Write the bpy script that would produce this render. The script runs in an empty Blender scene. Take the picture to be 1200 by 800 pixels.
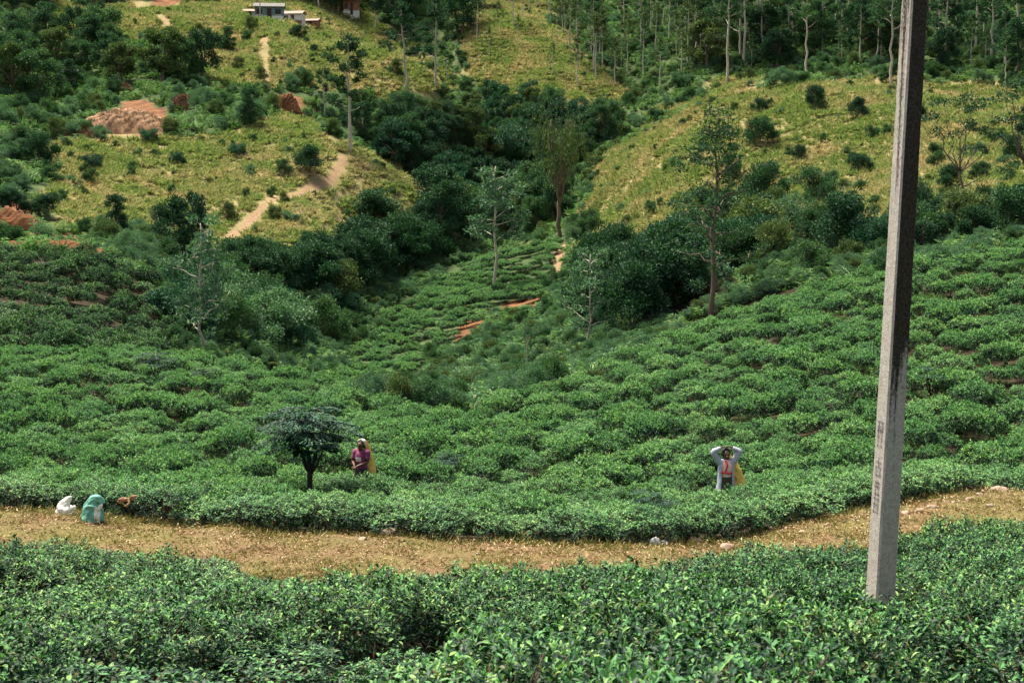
import bpy, bmesh, math, random
import numpy as np
from mathutils import Vector, Matrix

# ------------------------------------------------------------------ camera, sky, sun, exposure
SC = bpy.context.scene
COL = SC.collection
R_ = math.radians
F_PX, PITCH = 1667.0, R_(6.0)            # focal length in photo pixels (1200 wide), downward pitch
cam_d = bpy.data.cameras.new('camera'); cam = bpy.data.objects.new('camera', cam_d); COL.objects.link(cam)
cam_d.sensor_width = 36.0; cam_d.lens = 36.0 * F_PX / 1200.0
cam_d.clip_start = 0.1; cam_d.clip_end = 3000
cam.location = (0, 0, 0); cam.rotation_euler = (R_(90) - PITCH, 0, 0)
cam_d.dof.use_dof = True; cam_d.dof.focus_distance = 34.0; cam_d.dof.aperture_fstop = 9.0
SC.camera = cam

SUN_EL, SUN_AZ = R_(67), R_(-52)         # azimuth from +Y towards +X: the light comes from the left, a little ahead
world = bpy.data.worlds.new('World'); SC.world = world; world.use_nodes = True
wn = world.node_tree
sky = wn.nodes.new('ShaderNodeTexSky'); sky.sky_type = 'NISHITA'; sky.sun_disc = False
sky.sun_elevation = SUN_EL; sky.sun_rotation = SUN_AZ
sky.dust_density = 6.0; sky.air_density = 1.0; sky.ozone_density = 0.6; sky.altitude = 900
wn.nodes['Background'].inputs['Strength'].default_value = 0.065
whiten = wn.nodes.new('ShaderNodeHueSaturation'); whiten.inputs['Saturation'].default_value = 0.35     # thin bright cloud all over
wn.links.new(sky.outputs[0], whiten.inputs['Color']); wn.links.new(whiten.outputs[0], wn.nodes['Background'].inputs['Color'])
sun_d = bpy.data.lights.new('sun', 'SUN'); sun_d.energy = 3.7; sun_d.angle = R_(18); sun_d.color = (1.0, 0.91, 0.74)
sun = bpy.data.objects.new('sun', sun_d); COL.objects.link(sun)
sd = Vector((math.sin(SUN_AZ) * math.cos(SUN_EL), math.cos(SUN_AZ) * math.cos(SUN_EL), math.sin(SUN_EL)))
sun.rotation_euler = sd.to_track_quat('Z', 'Y').to_euler()
SC.view_settings.view_transform = 'Standard'; SC.view_settings.look = 'None'
SC.view_settings.exposure = 1.65; SC.view_settings.gamma = 1.0; SC.view_settings.use_curve_mapping = False
SC.render.engine = 'CYCLES'
SC.cycles.max_bounces = 4; SC.cycles.diffuse_bounces = 2; SC.cycles.glossy_bounces = 2
SC.cycles.transmission_bounces = 3; SC.cycles.transparent_max_bounces = 4; SC.cycles.volume_bounces = 1
SC.cycles.caustics_reflective = False; SC.cycles.caustics_refractive = False
SC.cycles.use_denoising = True

rng = np.random.default_rng(7)
random.seed(7)

# ------------------------------------------------------------------ projection of photo pixels, terrain heights
CP, SP = math.cos(PITCH), math.sin(PITCH)
def ray(px, py):
    dx, dy = (px - 600) / F_PX, (400 - py) / F_PX
    return dx, CP + dy * SP, -SP + dy * CP          # direction with X, Y, Z components
def at_depth(px, py, Y):
    x, y, z = ray(px, py); t = Y / y
    return x * t, Y, z * t
def project(X, Y, Z):
    X, Y, Z = (np.asarray(a, float) for a in (X, Y, Z))
    f = Y * CP - Z * SP; u = Y * SP + Z * CP
    f = np.maximum(f, 0.1)
    return 600 + F_PX * X / f, 400 - F_PX * u / f

# surveyed points: (photo x, photo y, distance, height of what stands there above the ground)
CTRL = []
def pts(h, *l):
    for px, py, Y in l:
        x, y, z = at_depth(px, py, Y); CTRL.append((x, y, z - h))
# bed round the pole
for X in (-14, -7, 0, 7, 14):
    for Y, z in ((-6, -.2), (0, -1.55), (4, -2.46), (6, -2.95), (8, -3.45), (10, -3.94), (12, -4.43), (14, -4.91), (16, -5.36), (18, -5.75), (19.6, -5.98)):
        CTRL.append((X, Y, z + 0.004 * abs(X) ** 1.3))
for p_ in ((5, 21, -6.05), (7.5, 22.5, -6.12), (9, 24.5, -6.2), (12, 25, -6.2), (-8, 20.8, -5.95)): CTRL.append(p_)
# dirt path (its two edges)
pts(0, (0, 655, 22.5), (0, 600, 26), (220, 672, 21.8), (220, 618, 25.4), (450, 684, 21.2), (450, 628, 25.2),
    (650, 684, 21.4), (650, 638, 25), (850, 664, 23), (850, 640, 25.2), (1020, 632, 24.5), (1020, 606, 26.6), (1190, 606, 26.6), (1190, 578, 29))
# tea field below and beyond the path (tops, bushes 0.7 m)
pts(0.7, (0, 560, 32), (0, 500, 42), (0, 420, 60), (200, 555, 34), (200, 480, 48), (200, 412, 66), (360, 575, 31), (420, 540, 37), (350, 440, 60),
    (500, 560, 34), (500, 482, 52), (600, 585, 30), (600, 475, 54), (700, 525, 39), (700, 432, 62), (640, 447, 60),
    (850, 570, 31.5), (830, 450, 49), (830, 378, 67), (950, 530, 36), (950, 460, 44), (950, 400, 53), (950, 347, 63),
    (1080, 470, 41), (1080, 320, 63), (1190, 550, 32), (1190, 480, 40), (1190, 400, 49), (1190, 330, 59), (1190, 287, 66))
# dark plot on the left
pts(0.7, (0, 380, 74), (0, 300, 96), (110, 390, 78), (110, 300, 100), (190, 400, 80), (190, 340, 98))
# plot in the valley
pts(0.6, (420, 442, 112), (480, 425, 116), (560, 372, 134), (640, 287, 160), (500, 345, 150), (590, 300, 158), (640, 330, 148))
# weeds and gully
pts(0.5, (600, 440, 88), (700, 405, 96), (480, 470, 76), (620, 400, 112), (400, 470, 74), (760, 385, 100))
pts(2.5, (300, 400, 90), (350, 370, 108), (300, 330, 125), (400, 350, 135), (440, 310, 165), (830, 340, 96), (930, 310, 92), (1080, 280, 88), (1190, 262, 86))
# golden hill on the right
pts(0.4, (690, 268, 160), (760, 205, 170), (760, 165, 190), (850, 107, 208), (950, 97, 205), (1050, 102, 203), (1190, 124, 200), (850, 190, 165), (950, 170, 165), (1050, 200, 142),
    (1190, 235, 118), (900, 270, 122), (850, 310, 112), (1050, 150, 165), (1190, 170, 150))
# grassy hill on the left
pts(0.4, (320, 312, 142), (250, 285, 148), (150, 240, 148), (150, 180, 172), (260, 200, 172), (400, 210, 176), (400, 270, 158), (480, 215, 182), (300, 130, 208), (150, 135, 196), (390, 160, 200), (440, 185, 196))
pts(0.3, (0, 283, 118), (60, 276, 122), (110, 262, 132), (0, 262, 126), (0, 228, 134), (60, 215, 146), (40, 180, 165))
# upper hillside, left
pts(0.4, (20, 120, 205), (100, 120, 215), (220, 115, 225), (250, 60, 262), (320, 24, 288), (180, 14, 290), (60, 22, 285), (0, 14, 280), (400, 58, 276), (510, 92, 262), (430, 92, 256), (460, 62, 276), (350, 95, 250))
# far slopes
pts(0.4, (560, 30, 340), (600, 60, 325), (640, 108, 300), (720, 108, 300), (700, 20, 380), (580, 0, 380))
pts(0.5, (800, 60, 310), (900, 60, 310), (1000, 55, 310), (1150, 70, 280), (1150, 0, 350), (900, 0, 380), (1000, 0, 370), (1190, 100, 250), (1050, 90, 265))
# valley floor under the trees
for px, Y, z in ((660, 175, -8), (600, 190, -9), (540, 205, -8), (520, 235, -2), (570, 250, 0), (600, 275, 8), (560, 290, 10), (500, 300, 15), (480, 320, 22), (450, 330, 28), (680, 230, 2), (740, 250, 8), (850, 250, 11), (1000, 245, 9), (1150, 235, 9), (440, 215, 3), (400, 235, 10)):
    CTRL.append(((px - 600) / F_PX * Y, Y, z))
# outside and beyond the picture
for X, Y, z in ((-30, 0, -2), (30, 0, -2), (-25, 25, -5.5), (25, 27, -6), (-30, 45, -6), (34, 45, -4), (-45, 75, -6), (45, 62, -1), (-70, 110, 2), (60, 85, 3), (-90, 160, 14), (80, 130, 6), (-120, 230, 30), (110, 200, 18),
                (-140, 320, 55), (140, 320, 48), (-60, 380, 58), (0, 450, 72), (-110, 450, 80), (110, 450, 78), (-200, 450, 90), (200, 450, 90), (0, 620, 118), (-200, 620, 125), (200, 620, 125), (-220, 200, 40), (200, 200, 40), (-100, 20, -4), (100, 20, -2), (-60, -25, 4), (60, -25, 4), (0, -25, 4.6)):
    CTRL.append((X, Y, z))
CTRL = np.array(CTRL)
S_ = 100.0
def _tps(d2): return np.where(d2 > 1e-12, 0.5 * d2 * np.log(np.maximum(d2, 1e-12)), 0)
def _warp(X, Y):
    # work in log-distance so that near and far points are weighed alike
    r = np.log(np.maximum(Y + 40.0, 4.0) / 40.0)
    return np.stack([X / (Y * 0.55 + 30.0) * 1.6, r * 1.6], -1)
_A = _warp(CTRL[:, 0], np.maximum(CTRL[:, 1], -34))
_n = len(_A)
_K = _tps(((_A[:, None] - _A[None]) ** 2).sum(-1)) + np.eye(_n) * 0.00015
_P = np.c_[np.ones(_n), _A]
_sol = np.linalg.solve(np.block([[_K, _P], [_P.T, np.zeros((3, 3))]]), np.r_[CTRL[:, 2], 0, 0, 0])
def snoise(X, Y, s, seed=0):
    a = 0
    g = np.random.default_rng(seed)
    for k in range(6):
        th, f, ph = g.uniform(0, 6.28), g.uniform(0.6, 1.6) / s, g.uniform(0, 6.28)
        a = a + np.sin((X * math.cos(th) + Y * math.sin(th)) * f * 6.28 + ph + 1.3 * np.sin((X * math.sin(th) - Y * math.cos(th)) * f * 3.1 + ph))
    return a / 3.0
def H0(X, Y):
    X, Y = np.asarray(X, float), np.asarray(Y, float)
    B = _warp(X.ravel(), np.maximum(Y.ravel(), -34))
    out = np.empty(len(B))
    for i in range(0, len(B), 20000):
        b = B[i:i + 20000]
        out[i:i + 20000] = _tps(((b[:, None] - _A[None]) ** 2).sum(-1)) @ _sol[:_n] + _sol[_n] + b @ _sol[_n + 1:]
    return out.reshape(X.shape)
def H(X, Y):
    X, Y = np.asarray(X, float), np.asarray(Y, float)
    far = np.clip((Y - 60) / 150, 0, 1)
    return H0(X, Y) + snoise(X, Y, 2.3, 1) * 0.03 + far * (snoise(X, Y, 14, 2) * 0.45 + snoise(X, Y, 40, 3) * 0.8)
_TY = np.exp(np.linspace(math.log(3.0), math.log(560), 900))
def at(px, py, lift=0.0, ymin=3.0):
    """where the line of sight through a photo pixel meets the ground (+lift)"""
    x, y, z = ray(px, py)
    t = _TY[_TY >= ymin] / y
    d = z * t - (H(x * t, y * t) + lift)
    i = np.argmax(d < 0)
    if not (d < 0).any(): i = len(t) - 1
    a, b = t[max(i - 1, 0)], t[i]
    for _ in range(12):
        m = (a + b) / 2
        if z * m - (float(H(x * m, y * m)) + lift) < 0: b = m
        else: a = m
    X, Y = x * b, y * b
    return Vector((X, Y, float(H(X, Y))))
def ground(X, Y): return Vector((X, Y, float(H(X, Y))))
def inpoly(px, py, poly):
    px, py = np.asarray(px), np.asarray(py)
    r = np.zeros(px.shape, bool); n = len(poly)
    for i in range(n):
        x1, y1 = poly[i]; x2, y2 = poly[(i + 1) % n]
        if y1 == y2: continue
        c = ((y1 > py) != (y2 > py)) & (px < (x2 - x1) * (py - y1) / (y2 - y1) + x1)
        r ^= c
    return r
# ------------------------------------------------------------------ object helpers
def tag(o, label=None, cat=None, group=None, kind=None):
    for k, v in (('label', label), ('category', cat), ('group', group), ('kind', kind)):
        if v: o[k] = v
    return o
def empty(name, loc=(0, 0, 0), rz=0.0, s=1.0):
    o = bpy.data.objects.new(name, None); COL.objects.link(o)
    o.empty_display_size = 0.2; o.location = loc; o.rotation_euler = (0, 0, rz); o.scale = (s, s, s)
    return o
def link(name, me, parent=None, loc=(0, 0, 0)):
    o = bpy.data.objects.new(name, me); COL.objects.link(o); o.location = loc
    if parent is not None: o.parent = parent
    return o
def tri_mesh(name, V, F, mats, mi=None, smooth=False):
    """mesh from numpy triangles"""
    V = np.ascontiguousarray(V, np.float32); F = np.ascontiguousarray(F, np.int32)
    me = bpy.data.meshes.new(name)
    me.vertices.add(len(V)); me.vertices.foreach_set('co', V.ravel())
    me.loops.add(F.size); me.loops.foreach_set('vertex_index', F.ravel())
    me.polygons.add(len(F)); me.polygons.foreach_set('loop_start', np.arange(0, F.size, 3, dtype=np.int32))
    if mi is not None: me.polygons.foreach_set('material_index', np.ascontiguousarray(mi, np.int32))
    me.polygons.foreach_set('use_smooth', np.full(len(F), smooth))
    for m in mats: me.materials.append(m)
    me.update(calc_edges=True); me.validate()
    return me
def nrm(v): return v / np.maximum(np.linalg.norm(v, axis=-1, keepdims=True), 1e-9)
class Geo:
    """collects triangle soup with material indices"""
    def __init__(s): s.V, s.F, s.M, s.n = [], [], [], 0
    def add(s, V, F, m=0):
        V = np.asarray(V, float); F = np.asarray(F, int)
        s.V.append(V); s.F.append(F + s.n); s.M.append(np.full(len(F), m)); s.n += len(V)
    def tube(s, P, r, k=6, m=0, cap=True):
        P = np.asarray(P, float); n = len(P); r = np.broadcast_to(np.asarray(r, float), (n,))
        T = nrm(np.gradient(P, axis=0)); ref = np.array([0.31, 0.95, 0.05]) if abs(T[:, 2]).mean() > 0.6 else np.array([0.05, 0.1, 1.0])
        A = nrm(np.cross(T, ref)); B = np.cross(T, A)
        th = np.linspace(0, 2 * np.pi, k, endpoint=False)
        V = P[:, None] + r[:, None, None] * (np.cos(th)[None, :, None] * A[:, None] + np.sin(th)[None, :, None] * B[:, None])
        i = np.arange(n - 1)[:, None] * k; j = np.arange(k)[None]; j2 = (j + 1) % k
        a, b, c, d = i + j, i + j2, i + k + j2, i + k + j
        F = np.concatenate([np.stack([a, b, c], -1).reshape(-1, 3), np.stack([a, c, d], -1).reshape(-1, 3)])
        V = V.reshape(-1, 3)
        if cap:
            V = np.r_[V, P[-1:], P[:1]]; q = np.arange(k); q2 = (q + 1) % k
            F = np.r_[F, np.stack([(n - 1) * k + q, (n - 1) * k + q2, np.full(k, n * k)], -1), np.stack([q2, q, np.full(k, n * k + 1)], -1)]
        s.add(V, F, m)
    def leaves(s, P, D, N, L, W, fold=0.25, curl=0.2, hi=False, m=0):
        """P base points, D directions, N upper side; a folded blade with a curled tip for each"""
        n = len(P); L = np.broadcast_to(L, (n,))[:, None]; W = np.broadcast_to(W, (n,))[:, None]
        D = nrm(D); S = nrm(np.cross(D, N)); N = np.cross(S, D)
        if hi:
            c1, c2, tip = P + D * L * .34 + N * L * curl * .10, P + D * L * .70 + N * L * curl * -.05, P + D * L * .98 - N * L * curl * .55
            l1, r1 = c1 - S * W * .46 + N * W * fold, c1 + S * W * .46 + N * W * fold
            l2, r2 = c2 - S * W * .38 + N * W * fold, c2 + S * W * .38 + N * W * fold
            V = np.stack([P, l1, c1, r1, l2, c2, r2, tip], 1).reshape(-1, 3)
            f = np.array([[0, 2, 1], [0, 3, 2], [1, 2, 5], [1, 5, 4], [2, 3, 6], [2, 6, 5], [4, 5, 7], [5, 6, 7]])
            F = (np.arange(n)[:, None, None] * 8 + f[None]).reshape(-1, 3); k = 8
        else:
            c = P + D * L * .45
            V = np.stack([P, c - S * W * .5 + N * W * fold, P + D * L - N * L * curl * .4, c + S * W * .5 + N * W * fold], 1).reshape(-1, 3)
            f = np.array([[0, 2, 1], [0, 3, 2]]); F = (np.arange(n)[:, None, None] * 4 + f[None]).reshape(-1, 3); k = 2
        s.V.append(V); s.F.append(F + s.n); s.n += len(V)
        m = np.broadcast_to(np.asarray(m), (n,)); s.M.append(np.repeat(m, k))
    def box(s, lo, hi, m=0, M=None):
        x0, y0, z0 = lo; x1, y1, z1 = hi
        V = np.array([[x0, y0, z0], [x1, y0, z0], [x1, y1, z0], [x0, y1, z0], [x0, y0, z1], [x1, y0, z1], [x1, y1, z1], [x0, y1, z1]], float)
        if M is not None: V = V @ np.asarray(M)[:3, :3].T + np.asarray(M)[:3, 3]
        F = [[0, 2, 1], [0, 3, 2], [4, 5, 6], [4, 6, 7], [0, 1, 5], [0, 5, 4], [1, 2, 6], [1, 6, 5], [2, 3, 7], [2, 7, 6], [3, 0, 4], [3, 4, 7]]
        s.add(V, F, m)
    def mesh(s, name, mats, smooth=False):
        return tri_mesh(name, np.concatenate(s.V), np.concatenate(s.F), mats, np.concatenate(s.M), smooth)

# ------------------------------------------------------------------ materials
MAT = {}
def node_mat(name):
    m = bpy.data.materials.new(name); m.use_nodes = True; MAT[name] = m
    nt = m.node_tree
    return m, nt, nt.nodes['Principled BSDF']
def ramp(nt, fac, stops, interp='LINEAR'):
    r = nt.nodes.new('ShaderNodeValToRGB'); cr = r.color_ramp; cr.interpolation = interp
    while len(cr.elements) < len(stops): cr.elements.new(0.5)
    for e, (p, c) in zip(cr.elements, stops): e.position = p; e.color = (*c, 1)
    if fac is not None: nt.links.new(fac, r.inputs[0])
    return r.outputs[0]
def noise(nt, scale, detail=4, vec=None, rough=0.6, out='Fac'):
    n = nt.nodes.new('ShaderNodeTexNoise'); n.inputs['Scale'].default_value = scale; n.inputs['Detail'].default_value = detail; n.inputs['Roughness'].default_value = rough
    if vec is not None: nt.links.new(vec, n.inputs['Vector'])
    return n.outputs[out]
def pos(nt): return nt.nodes.new('ShaderNodeNewGeometry').outputs['Position']
def ocoord(nt): return nt.nodes.new('ShaderNodeTexCoord').outputs['Object']
def mixc(nt, fac, a, b, mode='MIX'):
    m = nt.nodes.new('ShaderNodeMix'); m.data_type = 'RGBA'; m.blend_type = mode
    for i, v in ((0, fac), (6, a), (7, b)):
        if hasattr(v, 'is_linked') or isinstance(v, bpy.types.NodeSocket): nt.links.new(v, m.inputs[i])
        elif i == 0: m.inputs[0].default_value = v
        else: m.inputs[i].default_value = (*v, 1)
    return m.outputs[2]
def math_(nt, op, a, b=None):
    m = nt.nodes.new('ShaderNodeMath'); m.operation = op
    for i, v in ((0, a), (1, b)):
        if v is None: continue
        if isinstance(v, bpy.types.NodeSocket): nt.links.new(v, m.inputs[i])
        else: m.inputs[i].default_value = v
    return m.outputs[0]
def bump(nt, b, h, strength=0.4, dist=0.05):
    n = nt.nodes.new('ShaderNodeBump'); n.inputs['Strength'].default_value = strength; n.inputs['Distance'].default_value = dist
    nt.links.new(h, n.inputs['Height']); nt.links.new(n.outputs[0], b.inputs['Normal'])
def leaf_mat(name, stops, rough=0.45, trans=0.25, patch=None, patch_scale=0.25, spec=0.4, tint=(1.0, 1.25, .55)):
    """foliage: each leaf takes its own tint from the stops; patches drift over the ground; light passes through"""
    m, nt, b = node_mat(name)
    g = nt.nodes.new('ShaderNodeNewGeometry')
    c = ramp(nt, g.outputs['Random Per Island'], stops)
    oi = nt.nodes.new('ShaderNodeObjectInfo')
    hv = nt.nodes.new('ShaderNodeHueSaturation'); nt.links.new(c, hv.inputs['Color'])
    nt.links.new(math_(nt, 'ADD', math_(nt, 'MULTIPLY', oi.outputs['Random'], 0.35), 0.82), hv.inputs['Value'])
    nt.links.new(math_(nt, 'ADD', math_(nt, 'MULTIPLY', oi.outputs['Random'], -0.03), 0.515), hv.inputs['Hue'])
    c = hv.outputs[0]
    if patch:
        f = ramp(nt, noise(nt, patch_scale, 3, g.outputs['Position']), [(0.34, (0, 0, 0)), (0.58, (1, 1, 1))])
        c = mixc(nt, f, c, ramp(nt, g.outputs['Random Per Island'], patch))
    nt.links.new(c, b.inputs['Base Color']); b.inputs['Roughness'].default_value = rough
    b.inputs['Specular IOR Level'].default_value = spec
    t = nt.nodes.new('ShaderNodeBsdfTranslucent'); nt.links.new(mixc(nt, 1.0, c, tint, 'MULTIPLY'), t.inputs['Color'])
    mx = nt.nodes.new('ShaderNodeMixShader'); mx.inputs[0].default_value = trans
    nt.links.new(b.outputs[0], mx.inputs[1]); nt.links.new(t.outputs[0], mx.inputs[2])
    nt.links.new(mx.outputs[0], nt.nodes['Material Output'].inputs['Surface'])
    return m
def plain(name, a, b_, scale=6, rough=0.85, detail=5, bmp=0.3, obj=True, spec=0.3, bdist=0.02):
    m, nt, b = node_mat(name)
    v = ocoord(nt) if obj else pos(nt)
    n = noise(nt, scale, detail, v)
    nt.links.new(ramp(nt, n, [(0.3, a), (0.7, b_)]), b.inputs['Base Color'])
    b.inputs['Roughness'].default_value = rough; b.inputs['Specular IOR Level'].default_value = spec
    if bmp: bump(nt, b, n, bmp, bdist)
    return m
leaf_mat('tea_mature_shaded', [(0, (.005, .022, .013)), (.5, (.012, .046, .022)), (.9, (.028, .080, .032)), (1, (.11, .10, .03))], 0.5, 0.10, spec=.2)  # older leaves, colour darkened further to put shade into sides and hollows
leaf_mat('tea_young_lit', [(0, (.070, .205, .076)), (.6, (.130, .310, .110)), (1, (.27, .43, .14))], 0.55, 0.20, spec=.18)  # fresh shoots, colour lightened further to paint the tops as lit
leaf_mat('leaf_dark', [(0, (.009, .040, .023)), (.6, (.021, .074, .036)), (1, (.055, .135, .050))], 0.62, 0.18, spec=.2)
leaf_mat('leaf_mid', [(0, (.020, .066, .034)), (.6, (.042, .112, .044)), (1, (.095, .175, .058))], 0.62, 0.22, spec=.2)
leaf_mat('leaf_olive', [(0, (.034, .074, .030)), (.6, (.075, .125, .042)), (1, (.15, .18, .055))], 0.62, 0.22, spec=.2)
leaf_mat('leaf_pale', [(0, (.050, .120, .075)), (.6, (.090, .185, .110)), (1, (.17, .27, .15))], 0.62, 0.25, spec=.2)
leaf_mat('leaf_teal', [(0, (.012, .056, .036)), (.6, (.026, .094, .056)), (1, (.055, .15, .078))], 0.62, 0.2, spec=.2)
leaf_mat('leaf_fern', [(0, (.006, .032, .022)), (.6, (.014, .062, .040)), (1, (.034, .11, .062))], 0.55, 0.1, spec=.25)
leaf_mat('weed_pale', [(0, (.075, .165, .085)), (.5, (.14, .27, .13)), (1, (.32, .38, .20))], 0.65, 0.25, spec=.2)
leaf_mat('grass_dry', [(0, (.29, .26, .11)), (.45, (.49, .41, .21)), (1, (.70, .58, .39))], 0.8, 0.4,
         patch=[(0, (.13, .22, .065)), (.6, (.27, .36, .11)), (1, (.48, .47, .19))], patch_scale=0.16, spec=.2, tint=(1.0, 1.08, .85))
leaf_mat('grass_green', [(0, (.060, .150, .065)), (.5, (.12, .25, .10)), (1, (.30, .36, .16))], 0.65, 0.25, spec=.25)
leaf_mat('grass_path', [(0, (.12, .17, .045)), (.5, (.25, .23, .075)), (1, (.48, .36, .17))], 0.7, 0.2, spec=.2)
leaf_mat('litter', [(0, (.12, .065, .03)), (.5, (.28, .17, .085)), (.85, (.42, .30, .17)), (1, (.60, .50, .36))], 0.85, 0.1, spec=.15)
plain('twig', (.075, .050, .032), (.17, .125, .085), 40, .9)
plain('bark_pale', (.30, .265, .215), (.56, .50, .42), 5, .85)
plain('bark_brown', (.10, .075, .055), (.20, .155, .115), 8, .9)
plain('bark_black', (.010, .012, .011), (.03, .03, .026), 14, .9)
plain('straw', (.075, .042, .026), (.36, .215, .12), 1.1, .95)

# ------------------------------------------------------------------ the ground
def seg_dist(X, Y, P):
    P = np.asarray(P, float); d = np.full(np.shape(X), 1e9)
    for a, b in zip(P[:-1], P[1:]):
        ab = b - a; t = np.clip(((X - a[0]) * ab[0] + (Y - a[1]) * ab[1]) / (ab @ ab), 0, 1)
        d = np.minimum(d, np.hypot(X - a[0] - t * ab[0], Y - a[1] - t * ab[1]))
    return d
def track(*pp): return [tuple(at(px, py))[:2] for px, py in pp]
PATH = [(-24, 26.0), (-12.5, 25.2), (-8, 24.0), (-4.5, 23.4), (-1.5, 23.0), (1.5, 23.0), (4, 24.0), (6.5, 25.6), (9.6, 27.6), (14, 29.8), (22, 33.5)]
def path_half(X): return np.interp(X, [-24, -8, -2, 2, 5, 9, 14], [1.8, 1.85, 1.95, 1.75, 1.4, 1.55, 1.8])
FOOTPATHS = [track((268, 278), (300, 252), (345, 228), (385, 213), (398, 195), (406, 182)),
             track((186, 18), (198, 35)), track((310, 44), (312, 95)),
             track((645, 335), (655, 305), (660, 285))]
ys = np.r_[-24, -16, -9, -4, np.exp(np.linspace(math.log(2), math.log(17), 90)), np.linspace(17.3, 30, 90), np.exp(np.linspace(math.log(30.3), math.log(660), 330))]
us = np.sign(np.linspace(-1, 1, 261)) * np.abs(np.linspace(-1, 1, 261)) ** 1.15
Yg, Ug = np.meshgrid(ys, us, indexing='ij')
Xg = Ug * (np.maximum(Yg, 0) * 0.62 + 24)
Zg = H(Xg, Yg)
dpath = seg_dist(Xg, Yg, PATH)
on_path = np.clip((path_half(Xg) + 0.25 - dpath) / 0.5, 0, 1)
Zg += on_path * (snoise(Xg, Yg, 0.7, 11) * 0.025 - 0.03)
gx, gy = project(Xg, Yg, Zg)
far_z = Yg > 95
# zones as the photograph shows them: dry grass, bare soil, red laterite, tilled soil between tea rows
DRY = [[(55, 170), (150, 150), (260, 165), (330, 125), (420, 175), (470, 190), (500, 225), (485, 265), (395, 300), (320, 320), (255, 300), (190, 275), (60, 255)],
       [(560, -30), (640, -30), (660, 40), (740, 110), (700, 140), (640, 120), (560, 100), (540, 45)],
       [(60, 0), (420, 0), (540, 100), (430, 110), (350, 95), (250, 100), (215, 50), (60, 45)],
       [(676, 300), (690, 215), (705, 180), (770, 140), (850, 95), (1060, 90), (1380, 125), (1380, 235), (1060, 250), (960, 268), (900, 300), (850, 262), (760, 290)]]
def ragged(px, py, X, Y): return px + 11 * snoise(X, Y, 17, 81) + 5 * snoise(X, Y, 5, 82), py + 7 * snoise(X, Y, 15, 83) + 3 * snoise(X, Y, 5, 84)
def zone(polys, X=None, Y=None, Z=None, ymin=95, ymax=999):
    if X is None: px, py, yy = gx, gy, Yg
    else: (px, py), yy = project(X, Y, Z), Y
    XX, YY = (Xg, Yg) if X is None else (X, Y)
    px, py = ragged(px, py, XX, YY)
    r = np.zeros(np.shape(px), bool)
    for p in polys: r |= inpoly(px, py, p)
    return r & (yy > ymin) & (yy < ymax)
wdry = zone(DRY).astype(float)
wsoil = on_path.copy()
for fp in FOOTPATHS: wsoil = np.maximum(wsoil, np.clip(1.6 - seg_dist(Xg, Yg, fp) / 0.48, 0, 1))
RED = [[(0, 270), (50, 270), (100, 277), (100, 284), (60, 286), (0, 288)], [(0, 236), (60, 232), (65, 248), (0, 258)], [(316, 112), (350, 105), (362, 128), (330, 134)],
       [(505, 405), (560, 375), (575, 380), (530, 415)], [(570, 352), (640, 350), (640, 364), (570, 364)], [(150, 2), (205, -5), (215, 8), (160, 12)], [(285, 8), (350, 18), (345, 26), (290, 22)], [(80, 158), (110, 140), (150, 118), (178, 120), (200, 146), (185, 156), (130, 154)], [(0, 8), (60, 8), (60, 14), (0, 14)]]
wred = zone(RED).astype(float)
def soften(a, k=2):
    for _ in range(k):
        p = np.pad(a, 1, 'edge'); a = (p[:-2, 1:-1] + p[2:, 1:-1] + p[1:-1, :-2] + p[1:-1, 2:] + p[1:-1, 1:-1]) / 5
    return a
wdry, wred = soften(wdry, 5), soften(wred, 2)
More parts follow.
